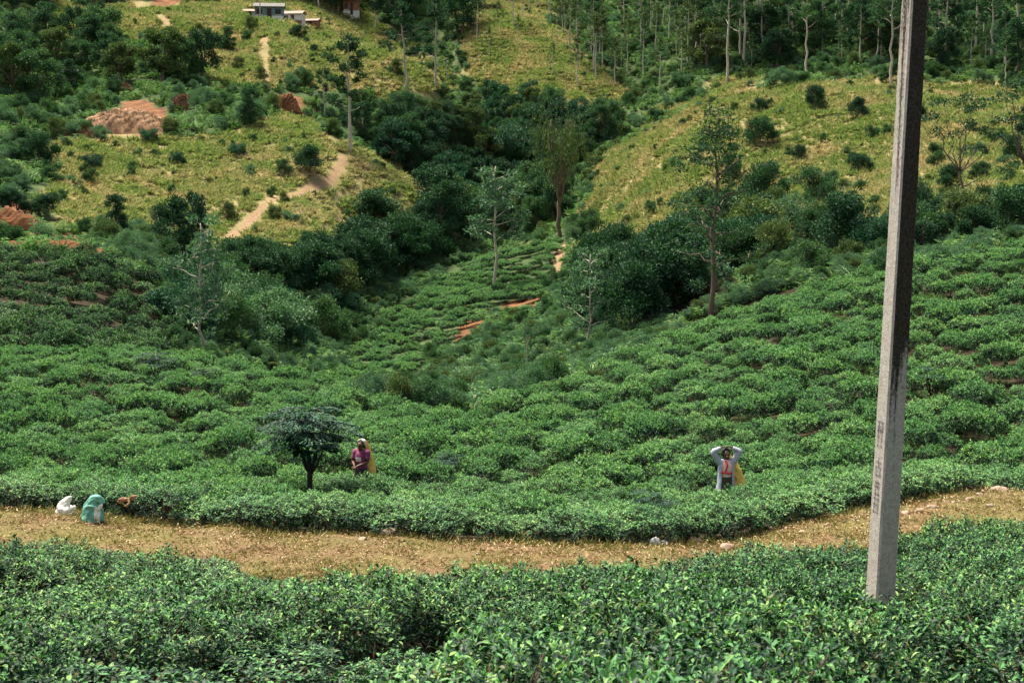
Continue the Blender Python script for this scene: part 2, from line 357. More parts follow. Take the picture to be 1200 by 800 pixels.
def build_ground():
    r, c = Yg.shape
    V = np.stack([Xg, Yg, Zg], -1).reshape(-1, 3); idx = np.arange(r * c).reshape(r, c)
    a, b, cc, d = (q.ravel() for q in (idx[:-1, :-1], idx[:-1, 1:], idx[1:, 1:], idx[1:, :-1]))
    F = np.r_[np.stack([a, b, cc], -1), np.stack([a, cc, d], -1)]
    me = tri_mesh('ground', V, F, [], smooth=True)
    ca = me.color_attributes.new('zone', 'FLOAT_COLOR', 'POINT')
    ca.data.foreach_set('color', np.stack([wdry, wsoil, wred, np.ones_like(wdry)], -1).astype(np.float32).ravel())
    m, nt, bs = node_mat('ground_soil')
    p = pos(nt)
    at_ = nt.nodes.new('ShaderNodeAttribute'); at_.attribute_name = 'zone'
    sp = nt.nodes.new('ShaderNodeSeparateColor'); nt.links.new(at_.outputs['Color'], sp.inputs[0])
    wob = math_(nt, 'MULTIPLY', math_(nt, 'SUBTRACT', noise(nt, 0.9, 5, p), 0.5), 1.3)
    wob2 = math_(nt, 'MULTIPLY', math_(nt, 'SUBTRACT', noise(nt, 0.12, 5, p), 0.5), 1.6)
    def mask(ch, w): return ramp(nt, math_(nt, 'ADD', sp.outputs[ch], w), [(0.4, (0, 0, 0)), (0.6, (1, 1, 1))])
    green = ramp(nt, noise(nt, 0.7, 6, p), [(.25, (.022, .045, .018)), (.5, (.045, .075, .028)), (.75, (.10, .115, .042))])
    soil_near = ramp(nt, noise(nt, 2.2, 6, p), [(.35, (.016, .014, .008)), (.62, (.045, .032, .018)), (.8, (.10, .055, .03))])
    yy = nt.nodes.new('ShaderNodeSeparateXYZ'); nt.links.new(p, yy.inputs[0])
    nearf = ramp(nt, math_(nt, 'DIVIDE', yy.outputs['Y'], 120.0), [(.85, (1, 1, 1)), (1.0, (0, 0, 0))])
    base = mixc(nt, nearf, green, soil_near)
    dry = ramp(nt, noise(nt, 0.45, 7, p), [(.25, (.11, .12, .045)), (.5, (.20, .17, .075)), (.75, (.29, .22, .12))])
    c = mixc(nt, mask(0, wob2), base, dry)
    dirt = ramp(nt, noise(nt, 3.2, 8, p, .7), [(.25, (.11, .065, .035)), (.45, (.21, .135, .08)), (.62, (.28, .19, .12)), (.8, (.36, .27, .19))])
    tuft = ramp(nt, noise(nt, 0.8, 5, p), [(.50, (0, 0, 0)), (.68, (.55, .55, .55))])
    dirt = mixc(nt, tuft, dirt, (.19, .17, .05))
    c = mixc(nt, mask(1, math_(nt, 'MULTIPLY', wob, 0.5)), c, dirt)
    red = ramp(nt, noise(nt, 0.8, 6, p), [(.3, (.06, .028, .015)), (.7, (.24, .11, .05))])
    c = mixc(nt, mask(2, math_(nt, 'MULTIPLY', wob2, 0.6)), c, red)
    nt.links.new(c, bs.inputs['Base Color']); bs.inputs['Roughness'].default_value = .95; bs.inputs['Specular IOR Level'].default_value = .15
    bump(nt, bs, noise(nt, 5, 7, p, .7), .8, .06)
    me.materials.append(m)
    o = link('ground', me); tag(o, 'hilly ground of soil and grass falling to a valley and rising beyond', 'ground', kind='structure')
build_ground()
# ------------------------------------------------------------------ dirt path: its own strip on the ground
def resample(P, step):
    P = np.asarray(P, float); d = np.r_[0, np.cumsum(np.hypot(*np.diff(P, axis=0).T))]
    t = np.arange(0, d[-1], step)
    return np.c_[np.interp(t, d, P[:, 0]), np.interp(t, d, P[:, 1])]
def smooth_line(P, step):
    Q = resample(P, step); k = int(2.2 / step) | 1
    pad = np.pad(Q, ((k // 2, k // 2), (0, 0)), 'edge')
    return np.stack([np.convolve(pad[:, i], np.ones(k) / k, 'valid') for i in range(2)], 1)
PL = smooth_line(PATH, 0.16)
PT = nrm(np.gradient(PL, axis=0)); PN = np.c_[-PT[:, 1], PT[:, 0]]
def build_path():
    n, k = len(PL), 31
    w = path_half(PL[:, 0])[:, None] + 0.22
    s = np.linspace(-1, 1, k)[None]
    edge = 1 + 0.10 * snoise(PL[:, :1] + 0 * s, PL[:, 1:] + 7 * s, 1.6, 21) * (np.abs(s) > .5)
    X = PL[:, :1] + PN[:, :1] * w * s * edge; Y = PL[:, 1:] + PN[:, 1:] * w * s * edge
    Z = H(X, Y) + snoise(X, Y, 0.8, 11) * 0.022 + snoise(X, Y, 0.28, 12) * 0.010 + 0.02 - np.clip((np.abs(s) - .82) / .18, 0, 1) * 0.10
    idx = np.arange(n * k).reshape(n, k)
    a, b, c, d = (q.ravel() for q in (idx[:-1, :-1], idx[1:, :-1], idx[1:, 1:], idx[:-1, 1:]))
    me = tri_mesh('dirt_path', np.stack([X, Y, Z], -1).reshape(-1, 3), np.r_[np.stack([a, c, b], -1), np.stack([a, d, c], -1)], [], smooth=True)
    m, nt, bs = node_mat('path_dirt'); p = pos(nt)
    dirt = ramp(nt, noise(nt, 3.0, 9, p, .72), [(.28, (.075, .042, .022)), (.45, (.14, .088, .046)), (.60, (.20, .132, .075)), (.78, (.30, .22, .145))])
    tuft = ramp(nt, noise(nt, 0.9, 6, p), [(.38, (0, 0, 0)), (.60, (.85, .85, .85))])
    c = mixc(nt, tuft, dirt, ramp(nt, noise(nt, 14, 7, p, .7), [(.3, (.075, .085, .025)), (.55, (.16, .14, .045)), (.75, (.29, .22, .10))]))
    vo = nt.nodes.new('ShaderNodeTexVoronoi'); vo.inputs['Scale'].default_value = 7; nt.links.new(p, vo.inputs['Vector'])
    c = mixc(nt, ramp(nt, vo.outputs['Distance'], [(.10, (.6, .6, .6)), (.17, (0, 0, 0))]), c, (.55, .42, .31))
    nt.links.new(c, bs.inputs['Base Color']); bs.inputs['Roughness'].default_value = .95; bs.inputs['Specular IOR Level'].default_value = .15
    bump(nt, bs, noise(nt, 11, 8, p, .75), 1.0, .05)
    me.materials.append(m)
    tag(link('dirt_path', me), 'reddish dirt path with dry grass running between the tea beds', 'path', kind='structure')
build_path()

# ------------------------------------------------------------------ geometry-node scatter for what nobody could count
def scatter(name, P, rot, scl, var, protos, label, cat):
    """one object: protos placed on points (attributes rot, scl, var)"""
    me = bpy.data.meshes.new(name); me.vertices.add(len(P)); me.vertices.foreach_set('co', np.ascontiguousarray(P, np.float32).ravel())
    for nm, ty, dat in (('rot', 'FLOAT_VECTOR', rot), ('scl', 'FLOAT_VECTOR', scl), ('var', 'INT', var)):
        a = me.attributes.new(nm, ty, 'POINT')
        a.data.foreach_set('value' if ty == 'INT' else 'vector', np.ascontiguousarray(dat, np.int32 if ty == 'INT' else np.float32).ravel())
    o = link(name, me)
    ng = bpy.data.node_groups.new(name, 'GeometryNodeTree')
    ng.interface.new_socket('Geometry', in_out='INPUT', socket_type='NodeSocketGeometry'); ng.interface.new_socket('Geometry', in_out='OUTPUT', socket_type='NodeSocketGeometry')
    N, L = ng.nodes, ng.links
    gi, go, jn = N.new('NodeGroupInput'), N.new('NodeGroupOutput'), N.new('GeometryNodeJoinGeometry')
    def attr(nm, ty):
        a = N.new('GeometryNodeInputNamedAttribute'); a.data_type = ty; a.inputs['Name'].default_value = nm; return a.outputs[0]
    ar, as_, av = attr('rot', 'FLOAT_VECTOR'), attr('scl', 'FLOAT_VECTOR'), attr('var', 'INT')
    for k, src in enumerate(protos):
        oi = N.new('GeometryNodeObjectInfo'); oi.inputs['Object'].default_value = src; oi.inputs['As Instance'].default_value = False; oi.transform_space = 'ORIGINAL'
        cmp_ = N.new('FunctionNodeCompare'); cmp_.data_type = 'INT'; cmp_.operation = 'EQUAL'
        L.new(av, cmp_.inputs[2]); cmp_.inputs[3].default_value = k
        ip = N.new('GeometryNodeInstanceOnPoints')
        L.new(gi.outputs[0], ip.inputs['Points']); L.new(cmp_.outputs[0], ip.inputs['Selection']); L.new(oi.outputs['Geometry'], ip.inputs['Instance'])
        L.new(ar, ip.inputs['Rotation']); L.new(as_, ip.inputs['Scale']); L.new(ip.outputs[0], jn.inputs[0])
    L.new(jn.outputs[0], go.inputs[0])
    md = o.modifiers.new('scatter', 'NODES'); md.node_group = ng
    return tag(o, label, cat, kind='stuff')
def proto(name, me): return bpy.data.objects.new(name, me)          # source geometry only, not part of the scene
def zrot(n, tilt=0.12): return np.c_[rng.normal(0, tilt, n), rng.normal(0, tilt, n), rng.uniform(0, 6.283, n)]
def scl3(s, jz=0.15): s = np.asarray(s); return np.c_[s, s, s * rng.uniform(1 - jz, 1 + jz, len(s))]

# ------------------------------------------------------------------ tea bushes
def tea_mesh(seed, hi, shoots, leafL, R=0.72, Hh=0.80, fall=.30, young=1.0, skirt=False):
    g = np.random.default_rng(seed); G = Geo(); St = Geo()
    n = shoots
    k_top = int(n * (.62 if skirt else .78))
    # shoots over a flat plucking table that drops off at the rim
    a = g.uniform(0, 6.283, n); r = R * np.sqrt(g.uniform(0, 1, n)); rim = 1 + .14 * np.sin(3 * a + seed) + .09 * np.sin(7 * a + 2 * seed)
    r = r * rim
    z = Hh * (1 - fall * (r / R) ** 2.3) + .05 * np.sin(r * 9 + a * 2 + seed) + .06 * np.sin(a * 5 - r * 4) + g.normal(0, .045, n)
    side = np.arange(n) >= k_top
    r = np.where(side, R * rim * g.uniform(.86, 1.04, n), r)
    z = np.where(side, g.uniform(.12 if skirt else .50, .84, n) * Hh, z)
    r = np.where(side, r * np.interp(z, [0, .3, .5, .8], [.60, .80, 1.0, 1.0]), r)
    B = np.c_[r * np.cos(a), r * np.sin(a), z]
    out = np.c_[np.cos(a), np.sin(a), np.zeros(n)]
    ax = nrm(out * (0.25 * (r / R) + side * .9)[:, None] + np.c_[np.zeros((n, 2)), np.where(side, .55, 1.0)] + g.normal(0, .25, (n, 3)))
    for q in range(5):
        az = a * 3 + q * 2.4 + g.uniform(-.4, .4, n)
        e1 = nrm(np.cross(ax, np.array([.3, .2, .9]))); e2 = np.cross(ax, e1)
        lat = np.cos(az)[:, None] * e1 + np.sin(az)[:, None] * e2
        up = (0.25, 0.45, 0.6, 0.95, 1.5)[q]
        D = nrm(lat + ax * up + g.normal(0, .18, (n, 3)))
        P = B + ax * (q * .018 - .035)
        L = leafL * g.uniform(.75, 1.25, n) * (1.12, 1.08, 1.0, .85, .62)[q]
        top = (~side) & (g.uniform(0, 1, n) < young * (.10, .30, .55, .75, .85)[q])  # fresh leaves on top only: lit top, shaded side painted by leaf colour
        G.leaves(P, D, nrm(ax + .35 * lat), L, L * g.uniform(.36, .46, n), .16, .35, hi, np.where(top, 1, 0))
    # older leaves filling the inside
    m = shoots // 2 if hi else shoots
    a = g.uniform(0, 6.283, m); r = R * .92 * np.sqrt(g.uniform(0, 1, m)); z = g.uniform(.55, .92, m) * Hh * (1 - .2 * (r / R) ** 2)
    G.leaves(np.c_[r * np.cos(a), r * np.sin(a), z], nrm(np.c_[np.cos(a), np.sin(a), g.normal(.1, .5, m)] + g.normal(0, .5, (m, 3))), g.normal(0, .5, (m, 3)) + [0, 0, 1], leafL * 1.2, leafL * .52, .12, .3, False, 0)
    for q in range(22 if hi else 8):
        a0 = g.uniform(0, 6.283); rr = R * g.uniform(.3, .95); t = np.linspace(0, 1, 6)
        wig = g.normal(0, .025, (6, 3)) * t[:, None]
        St.tube(np.c_[np.cos(a0) * rr * t ** 1.4 + .05 * np.cos(a0 * 3), np.sin(a0) * rr * t ** 1.4 + .05 * np.sin(a0 * 5), -.15 + (Hh + g.uniform(.06, .19)) * t] + wig, np.linspace(.019, .004, 6), 5)
    return G.mesh('tea_foliage', [MAT['tea_mature_shaded'], MAT['tea_young_lit']]), St.mesh('tea_stem', [MAT['twig']])
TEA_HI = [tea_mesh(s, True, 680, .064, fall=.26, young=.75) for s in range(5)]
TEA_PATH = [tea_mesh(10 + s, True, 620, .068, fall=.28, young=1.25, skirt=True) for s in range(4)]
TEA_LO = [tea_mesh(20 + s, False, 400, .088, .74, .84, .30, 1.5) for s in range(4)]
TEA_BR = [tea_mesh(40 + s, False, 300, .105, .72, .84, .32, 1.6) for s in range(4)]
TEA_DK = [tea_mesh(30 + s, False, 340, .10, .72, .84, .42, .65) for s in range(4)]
_tea_lab = {}
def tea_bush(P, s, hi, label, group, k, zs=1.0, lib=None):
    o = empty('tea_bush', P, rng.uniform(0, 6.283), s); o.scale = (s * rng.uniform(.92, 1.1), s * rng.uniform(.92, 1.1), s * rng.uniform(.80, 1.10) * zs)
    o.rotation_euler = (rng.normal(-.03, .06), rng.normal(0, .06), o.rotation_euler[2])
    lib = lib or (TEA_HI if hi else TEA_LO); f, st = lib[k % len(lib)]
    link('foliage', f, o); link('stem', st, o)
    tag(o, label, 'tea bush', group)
def gaps(X, Y, l):
    k = np.ones(np.shape(X), bool)
    for gx_, gy_, rx, ry in l: k &= ((X - gx_) / rx) ** 2 + ((Y - gy_) / ry) ** 2 > 1
    return k
PERSON_B = at(850, 607, 0); PERSON_A = at(424, 588, 0)
UMBRELLA = at(363, 594, 0.1)
POLE = ground(0.2632 * 13.3, 13.3)
# bed round the pole
def hexgrid(x0, x1, y0, y1, sx, sy, jit):
    P = []
    for j, y in enumerate(np.arange(y0, y1, sy)):
        x = np.arange(x0 + (j % 2) * sx / 2, x1, sx); P.append(np.c_[x, np.full(len(x), y)])
    P = np.concatenate(P); return P + rng.normal(0, jit, P.shape)
A = hexgrid(-16, 17, 4.4, 28, 1.12, 0.98, .13)
v = np.interp(A[:, 0], PL[:, 0], PL[:, 1] - path_half(PL[:, 0]) * 1.04)       # near edge of the path
A = A[A[:, 1] < v - .55]; A_OUT = A[np.abs(A[:, 0]) >= .375 * A[:, 1] + .7]; A = A[np.abs(A[:, 0]) < .375 * A[:, 1] + .7]
def bed(px, py): return at(px, py, .75)
GAPS = []
for px, py, rx, ry in ((275, 742, .85, 1.1), (505, 718, .95, 1.1), (1165, 775, .75, 1.1), (40, 676, .6, .7), (955, 706, .6, .9)):
    q = bed(px, py); GAPS.append((q.x, q.y, rx, ry))
GAPS.append((POLE.x - .1, POLE.y - .5, .6, 1.0))
A = A[gaps(A[:, 0], A[:, 1], GAPS)]
n_single = 0
for p in (PERSON_A, PERSON_B):
    for dx, dy in ((-.42, -.62), (.34, -.70)):
        tea_bush(ground(p.x + dx, p.y + dy), .98 if p is PERSON_A else .92, True, 'tea bush hiding the legs of the picker in purple' if p is PERSON_A else 'tea bush hiding the legs of the picker in the open grey jacket', 'tea bushes around the picker in purple' if p is PERSON_A else 'tea bushes around the picker in grey', 2, 1.0, TEA_PATH); n_single += 1
EDGE = [(-100, 628), (0, 640), (150, 656), (300, 681), (600, 684), (680, 676), (750, 668), (900, 656), (1020, 640), (1100, 628), (1200, 612), (1300, 600)]
for k, (x, y) in enumerate(A):
    s_ = rng.uniform(.92, 1.10) + .13 * float(snoise(x, y, 2.6, 33)); zs = 1.0; p_ = ground(x, y)
    low_ = any(abs(x - a) < rx_ + .62 and b - 4.9 < y < b for a, b, rx_, ry_ in GAPS[:-1])
    by_foot = abs(x - POLE.x + .15) < .85 and POLE.y - 3.2 < y < POLE.y; s_ = min(s_, .82) if by_foot else s_
    high_ = any(abs(x - a) < rx_ + .7 and b - .3 <= y < b + 1.6 for a, b, rx_, ry_ in GAPS[:-1])
    for zs in (.48, .42, 0) if low_ else (1.12, 1.0, .85, .7, .58, 0) if high_ else (1.0, .85, .7, .58, 0):
        ex, ey = project(x, y, p_.z + s_ * .86 * zs)
        if float(ey) > np.interp(float(ex), *zip(*EDGE)) - 5: break
    if zs == 0: continue
    low = .9 if snoise(x, y, 5, 31) < -.2 else 1.0
    rim = float(np.interp(x, PL[:, 0], PL[:, 1] - path_half(PL[:, 0]))) - y
    by_pole = math.hypot(x - POLE.x, y - POLE.y) < 1.5
    tea_bush(p_, s_ * low, True, 'glossy tea bush growing against the foot of the concrete pole' if by_pole else 'low-cut tea bush beside a dark hollow in the bed around the pole' if low_ else "tea bush at the rim of the pole's bed, overlooking the dirt path" if rim < 2.0 else "leafy tea bush in the broad bed on the pole's side of the dirt path",
             'tea bushes at the foot of the pole' if by_pole else 'low-cut bushes by the hollows' if low_ else 'tea bushes at the rim of the bed' if rim < 2.0 else 'tea bushes in the bed around the pole', k, zs); n_single += 1
# clipped row along the far edge of the path
off = PL + PN * (path_half(PL[:, 0]) + .62)[:, None]
off = resample(off, .78); ROW_OUT = []
SACKS = [at(77, 603), at(110, 612)]
for k, (x, y) in enumerate(off):
    if abs(x) > .37 * y + .9: ROW_OUT.append((x, y)); continue
    y2 = y + rng.normal(0, .07) + (.35 if -9.3 < x < -7.3 else 0)
    tea_bush(ground(x, y2), rng.uniform(.86, 1.0), True, 'tea bush in the clipped path-side row, behind the sack and bag' if -10.2 < x < -6.6 else 'tea bush in the clipped row edging the far side of the dirt path', 'tea bushes behind the sacks' if -10.2 < x < -6.6 else 'tea bushes edging the path', k, .74, TEA_PATH); n_single += 1
# fields beyond: rows that follow the slope
TEA_POLY = [ (200, 408), (330, 426), (420, 452), (470, 474), (560, 478), (640, 446), (700, 431), (830, 376), (950, 337), (1075, 303), (1460, 225), (1460, 700), (-260, 700), (-260, 390)]
def rows(x0, x1, y0, y1, sx, sy, jit, slope, wav):
    P = []
    for j, y in enumerate(np.arange(y0, y1, sy)):
        x = np.arange(x0 + rng.uniform(0, sx), x1, sx); x = x + rng.normal(0, sx * .16, len(x))
        P.append(np.c_[x, y + slope * x + wav * snoise(x, x * 0 + y, 22, 41) + rng.normal(0, jit, len(x))])
    return np.concatenate(P)
C = np.concatenate([rows(-44, 2.2, 20, 78, .72, 1.50, .10, .02, 1.0), rows(2.2, 46, 4, 80, .76, 1.40, .13, .26, 1.4)])
vfar = np.interp(C[:, 0], PL[:, 0], PL[:, 1] + path_half(PL[:, 0]))
C = C[C[:, 1] > vfar + 1.75]
zc = H(C[:, 0], C[:, 1]); px, py = project(C[:, 0], C[:, 1], zc + .6)
C = C[inpoly(px, py, TEA_POLY) & (C[:, 1] < 74)]
cg = [(p.x, p.y + .12, .45, .42) for p in (PERSON_A, PERSON_B)] + [(UMBRELLA.x, UMBRELLA.y - .45, .5, 1.0)]
for pp, rx, ry in (((650, 548), 1.1, .55), ((35, 470), 1.0, .8), ((130, 470), 1.3, .7), ((155, 530), 1.2, .5), ((460, 512), .9, .6), ((690, 545), .6, .5), ((1120, 350), 1.6, 1.0), ((905, 375), 1.0, .9), ((540, 540), .7, .5),
                   ((700, 470), .9, .9), ((760, 555), .9, .45), ((1130, 552), 1.5, .5), ((790, 440), .8, .8), ((980, 455), .8, .7), ((300, 500), 1.2, .5), ((240, 450), 1.3, .7), ((470, 560), .8, .4), ((860, 520), .8, .5), ((1010, 500), .9, .5)):
    q = at(*pp, .5); cg.append((q.x, q.y, rx * .75, ry * .75))
C = C[gaps(C[:, 0], C[:, 1], cg)]
C = C[(snoise(C[:, 0], C[:, 1], 3.1, 55) + .6 * rng.uniform(-1, 1, len(C)) > -1.0) & ((snoise(C[:, 0], C[:, 1] * 2.2, 2.4, 56) > -1.0) | (C[:, 0] > 6))]
C = C[np.argsort(C[:, 1])]
vis = np.abs(C[:, 0]) < .365 * C[:, 1] + .5
left = 300 - n_single
near = np.flatnonzero(vis)[:max(left, 0)]
for k in near:
    x, y = C[k]; pa = math.hypot(x - PERSON_A.x, y - PERSON_A.y) < 1.6; pb = math.hypot(x - PERSON_B.x, y - PERSON_B.y) < 1.6
    pu = math.hypot(x - UMBRELLA.x, y - UMBRELLA.y) < 1.7
    lab = ('tea bush around the trunk of the small feathery tree', 'tea bushes under the feathery tree') if pu and not pa else ('tea bush hiding the legs of the picker in purple', 'tea bushes around the picker in purple') if pa else ('tea bush hiding the legs of the picker in the open grey jacket', 'tea bushes around the picker in grey') if pb else \
        ('tea bush in the field just below the clipped row edging the path', 'tea bushes below the path')
    tea_bush(ground(x, y), rng.uniform(.72, .9), k % 3 > 0, lab[0], lab[1], k, 1.0, TEA_PATH if k % 3 else None)
rest = np.setdiff1d(np.arange(len(C)), near); C = C[rest]
P_TEA = [proto('tea_source', m[0]) for m in TEA_LO]; P_DARK = [proto('tea_source', m[0]) for m in TEA_DK]; P_BRIGHT = [proto('tea_source', m[0]) for m in TEA_BR]
zc = H(C[:, 0], C[:, 1])
def tea_field(name, XY, s, label, src=P_TEA):
    n = len(XY)
    scatter(name, np.c_[XY, H(XY[:, 0], XY[:, 1]) - .03], zrot(n, .06), scl3(s, .32), rng.integers(0, 4, n), src, label, 'tea field')
def field_scale(Q): return np.clip(.76 + .13 * snoise(Q[:, 0], Q[:, 1], 2.6, 71) + rng.normal(0, .09, len(Q)), .5, 1.05)
M_ = np.r_[A_OUT, np.array(ROW_OUT)]; tea_field('tea_field', M_, rng.uniform(.85, 1.05, len(M_)), 'ends of the tea beds on both sides of the path, past its bends', [proto('tea_source', m[0]) for m in TEA_HI[:4]])
lf = C[:, 0] < 1.0
tea_field('tea_field', C[lf], field_scale(C[lf]), 'gently falling tea field of clipped rows below the path and around the picker in purple')
tea_field('tea_field', C[~lf], field_scale(C[~lf]), 'steeper tea slope climbing behind the picker in the grey jacket')
def poly_field(poly, ymin, ymax, sx, sy, slope, wav, jit):
    D = rows(-48, 12, ymin, ymax, sx, sy, jit, slope, wav)
    pz = H(D[:, 0], D[:, 1]); px, py = project(D[:, 0], D[:, 1], pz + .6)
    return D[inpoly(px, py, poly)]
D_POLY = [(-60, 288), (60, 296), (110, 292), (150, 312), (190, 335), (225, 400), (190, 412), (-60, 400)]
E_POLY = [(385, 450), (448, 372), (545, 308), (615, 281), (656, 284), (648, 320), (640, 350), (572, 352), (556, 376), (505, 408), (470, 446)]
D = poly_field([(-60, 288), (60, 296), (110, 292), (150, 312), (190, 335), (225, 400), (190, 412), (-60, 400)], 68, 108, 1.05, 2.5, .06, 1.6, .16)
D = D[snoise(D[:, 0], D[:, 1], 4, 66) > -.95]
tea_field('tea_field', D, rng.uniform(.85, 1.3, len(D)), 'dark tea plot in spaced rows with red soil showing, under the earth bank', P_DARK)
E = poly_field([(385, 450), (448, 372), (545, 308), (615, 281), (656, 284), (648, 320), (640, 350), (572, 352), (556, 376), (505, 408), (470, 446)], 100, 175, .75, 2.1, .30, 1.2, .10)
E = E[snoise(E[:, 0], E[:, 1], 5, 67) > -.9]
tea_field('tea_field', E, rng.uniform(.85, 1.1, len(E)), 'small fan-shaped tea plot in fine rows on the valley spur', P_BRIGHT)
# ------------------------------------------------------------------ trees and shrubs
def clumps(G, g, cen, rad, per, L, asp, up=.25, droop=0.0, m=0, fold=.2):
    """leaves spread through ellipsoid clumps"""
    cen = np.asarray(cen); n = len(cen); rad = np.broadcast_to(np.asarray(rad, float), (n, 3))
    c = np.repeat(cen, per, 0); r = np.repeat(rad, per, 0); k = len(c)
    u = nrm(g.normal(0, 1, (k, 3))); q = g.uniform(0, 1, (k, 1)) ** .45 * g.uniform(.75, 1.18, (k, 1))
    P = c + u * r * q
    D = nrm(u * .8 + g.normal(0, .7, (k, 3)) + [0, 0, up - droop])
    N = nrm(u * .5 + g.normal(0, .55, (k, 3)) + [0, 0, .9])
    l = L * g.uniform(.6, 1.35, k)
    G.leaves(P, D, N, l, l * asp * g.uniform(.8, 1.2, k), fold, .25, False, m)
def bend(p0, p1, n, sag, g, wig=.03):
    p0, p1 = np.asarray(p0, float), np.asarray(p1, float); t = np.linspace(0, 1, n)[:, None]
    L = np.linalg.norm(p1 - p0)
    P = p0 + (p1 - p0) * t + np.array([0, 0, 1]) * (sag * L) * 4 * t * (1 - t)
    w = g.normal(0, wig * L, (n, 3)); w[0] = 0; w[-1] = 0
    return P + w
def tree_euc(seed, bark='bark_pale', leaf='leaf_dark', h=14, low=.36, w=1.05, per=150, L=.32):
    g = np.random.default_rng(seed); T, G = Geo(), Geo(); cen, rad = [], []
    top = np.array([g.normal(0, .35), g.normal(0, .35), h])
    tr = bend((0, 0, -.4), top, 12, 0, g, .006); T.tube(tr, np.linspace(.23, .04, 12), 7)
    nl = 15
    for i in range(nl):
        f = low + (1 - low) * (i + g.uniform(-.3, .3)) / nl; f = min(max(f, .3), .97)
        b = np.array([np.interp(f, np.linspace(0, 1, 12), tr[:, j]) for j in range(3)])
        a = i * 2.4 + g.uniform(-.6, .6); ln = w * (2.5 * (1 - (f - low) / (1 - low)) ** .8 + .7) * g.uniform(.55, 1.2)
        e = b + [math.cos(a) * ln, math.sin(a) * ln, ln * g.uniform(.15, .6)]
        T.tube(bend(b, e, 5, -.05, g), np.linspace(.055, .014, 5), 5)
        for q in range(2):
            cen.append(e * (1 - .35 * q) + b * .35 * q + g.normal(0, .22, 3)); s = g.uniform(.5, 1.05) * w * (1 - .3 * q); rad.append((s, s, s * .55))
    cen.append(top); rad.append((.7 * w, .7 * w, .8))
    clumps(G, g, cen, rad, per, L, .42)
    return T.mesh('trunk', [MAT[bark]], True), G.mesh('crown', [MAT[leaf]]), h
def tree_broad(seed, leaf='leaf_dark', h=8.5, wid=3.4, per=330, L=.30, bark='bark_brown', ncl=26, low=.22):
    g = np.random.default_rng(seed); T, G = Geo(), Geo(); cen, rad = [], []
    fork = np.array([g.normal(0, .2), g.normal(0, .2), h * .3])
    T.tube(bend((0, 0, -.5), fork, 6, 0, g, .015), np.linspace(.30, .2, 6), 8)
    for i in range(ncl):
        a = i * 2.4 + g.uniform(-.4, .4); v = g.uniform(0, 1)
        z = h * (low + (.95 - low) * v); rr = wid * math.sqrt(max(.05, 1 - ((v - .42) / .62) ** 2)) * g.uniform(.35, 1.0)
        e = np.array([math.cos(a) * rr, math.sin(a) * rr, z]); s = g.uniform(.75, 1.35) * h / 8.5
        cen.append(e); rad.append((s, s, s * .72))
        if i % 2 == 0: T.tube(bend(fork - [0, 0, .2], e, 6, .04, g, .02), np.linspace(.12, .02, 6), 5)
    clumps(G, g, cen, rad, per, L, .55)
    return T.mesh('trunk', [MAT[bark]], True), G.mesh('crown', [MAT[leaf]]), h
def tree_shrub(seed, leaf='leaf_dark', h=3.0, wid=2.0, per=400, L=.155, ncl=18):
    g = np.random.default_rng(seed); T, G = Geo(), Geo(); cen, rad = [], []
    for i in range(ncl):
        a = i * 2.4 + g.uniform(-.4, .4); v = g.uniform(0.08, 1)
        rr = wid * math.sqrt(max(.04, 1 - v ** 2 * .9)) * g.uniform(.3, .95); e = np.array([math.cos(a) * rr, math.sin(a) * rr, h * (.12 + .78 * v)])
        s = g.uniform(.5, .85) * h / 3; cen.append(e); rad.append((s, s, s * .8))
        if i % 2 == 0: T.tube(bend((g.normal(0, .1), g.normal(0, .1), -.2), e, 5, .05, g), np.linspace(.05, .012, 5), 5)
    clumps(G, g, cen, rad, per, L, .5, up=.45)
    return T.mesh('stem', [MAT['bark_brown']], True), G.mesh('crown', [MAT[leaf]]), h
def tree_airy(seed, leaf='leaf_mid', h=9.0, spread=2.6, low=.3, per=60, L=.26, bark='bark_brown', nb=18, lean=0.3, r0=.17, clump=.55, up_=.35):
    g = np.random.default_rng(seed); T, G = Geo(), Geo(); cen, rad = [], []
    top = np.array([g.normal(0, lean), g.normal(0, lean), h]); tr = bend((0, 0, -.4), top, 12, 0, g, .012)
    T.tube(tr, np.linspace(r0, .025, 12) ** 1.0, 7)
    for i in range(nb):
        f = low + (.96 - low) * (i + g.uniform(-.4, .4)) / nb; f = min(max(f, low), .97)
        b = np.array([np.interp(f, np.linspace(0, 1, 12), tr[:, j]) for j in range(3)]); a = i * 2.4 + g.uniform(-.7, .7)
        ln = spread * (1.05 - .75 * (f - low) / (1 - low)) * g.uniform(.5, 1.15); e = b + [math.cos(a) * ln, math.sin(a) * ln, ln * g.uniform(0, up_ * 2)]
        br = bend(b, e, 6, .05, g, .04); T.tube(br, np.linspace(.05, .012, 6), 5)
        for q in (5, 4, 3):
            e2 = br[q] + g.normal(0, .35, 3); s = clump * g.uniform(.6, 1.2); cen.append(e2); rad.append((s, s, s * .45))
            if q < 5: T.tube(np.array([br[q], (br[q] + e2) / 2 + g.normal(0, .05, 3), e2]), [.018, .012, .006], 4)
    clumps(G, g, cen, rad, per, L, .42)
    return T.mesh('trunk', [MAT[bark]], True), G.mesh('crown', [MAT[leaf]]), h
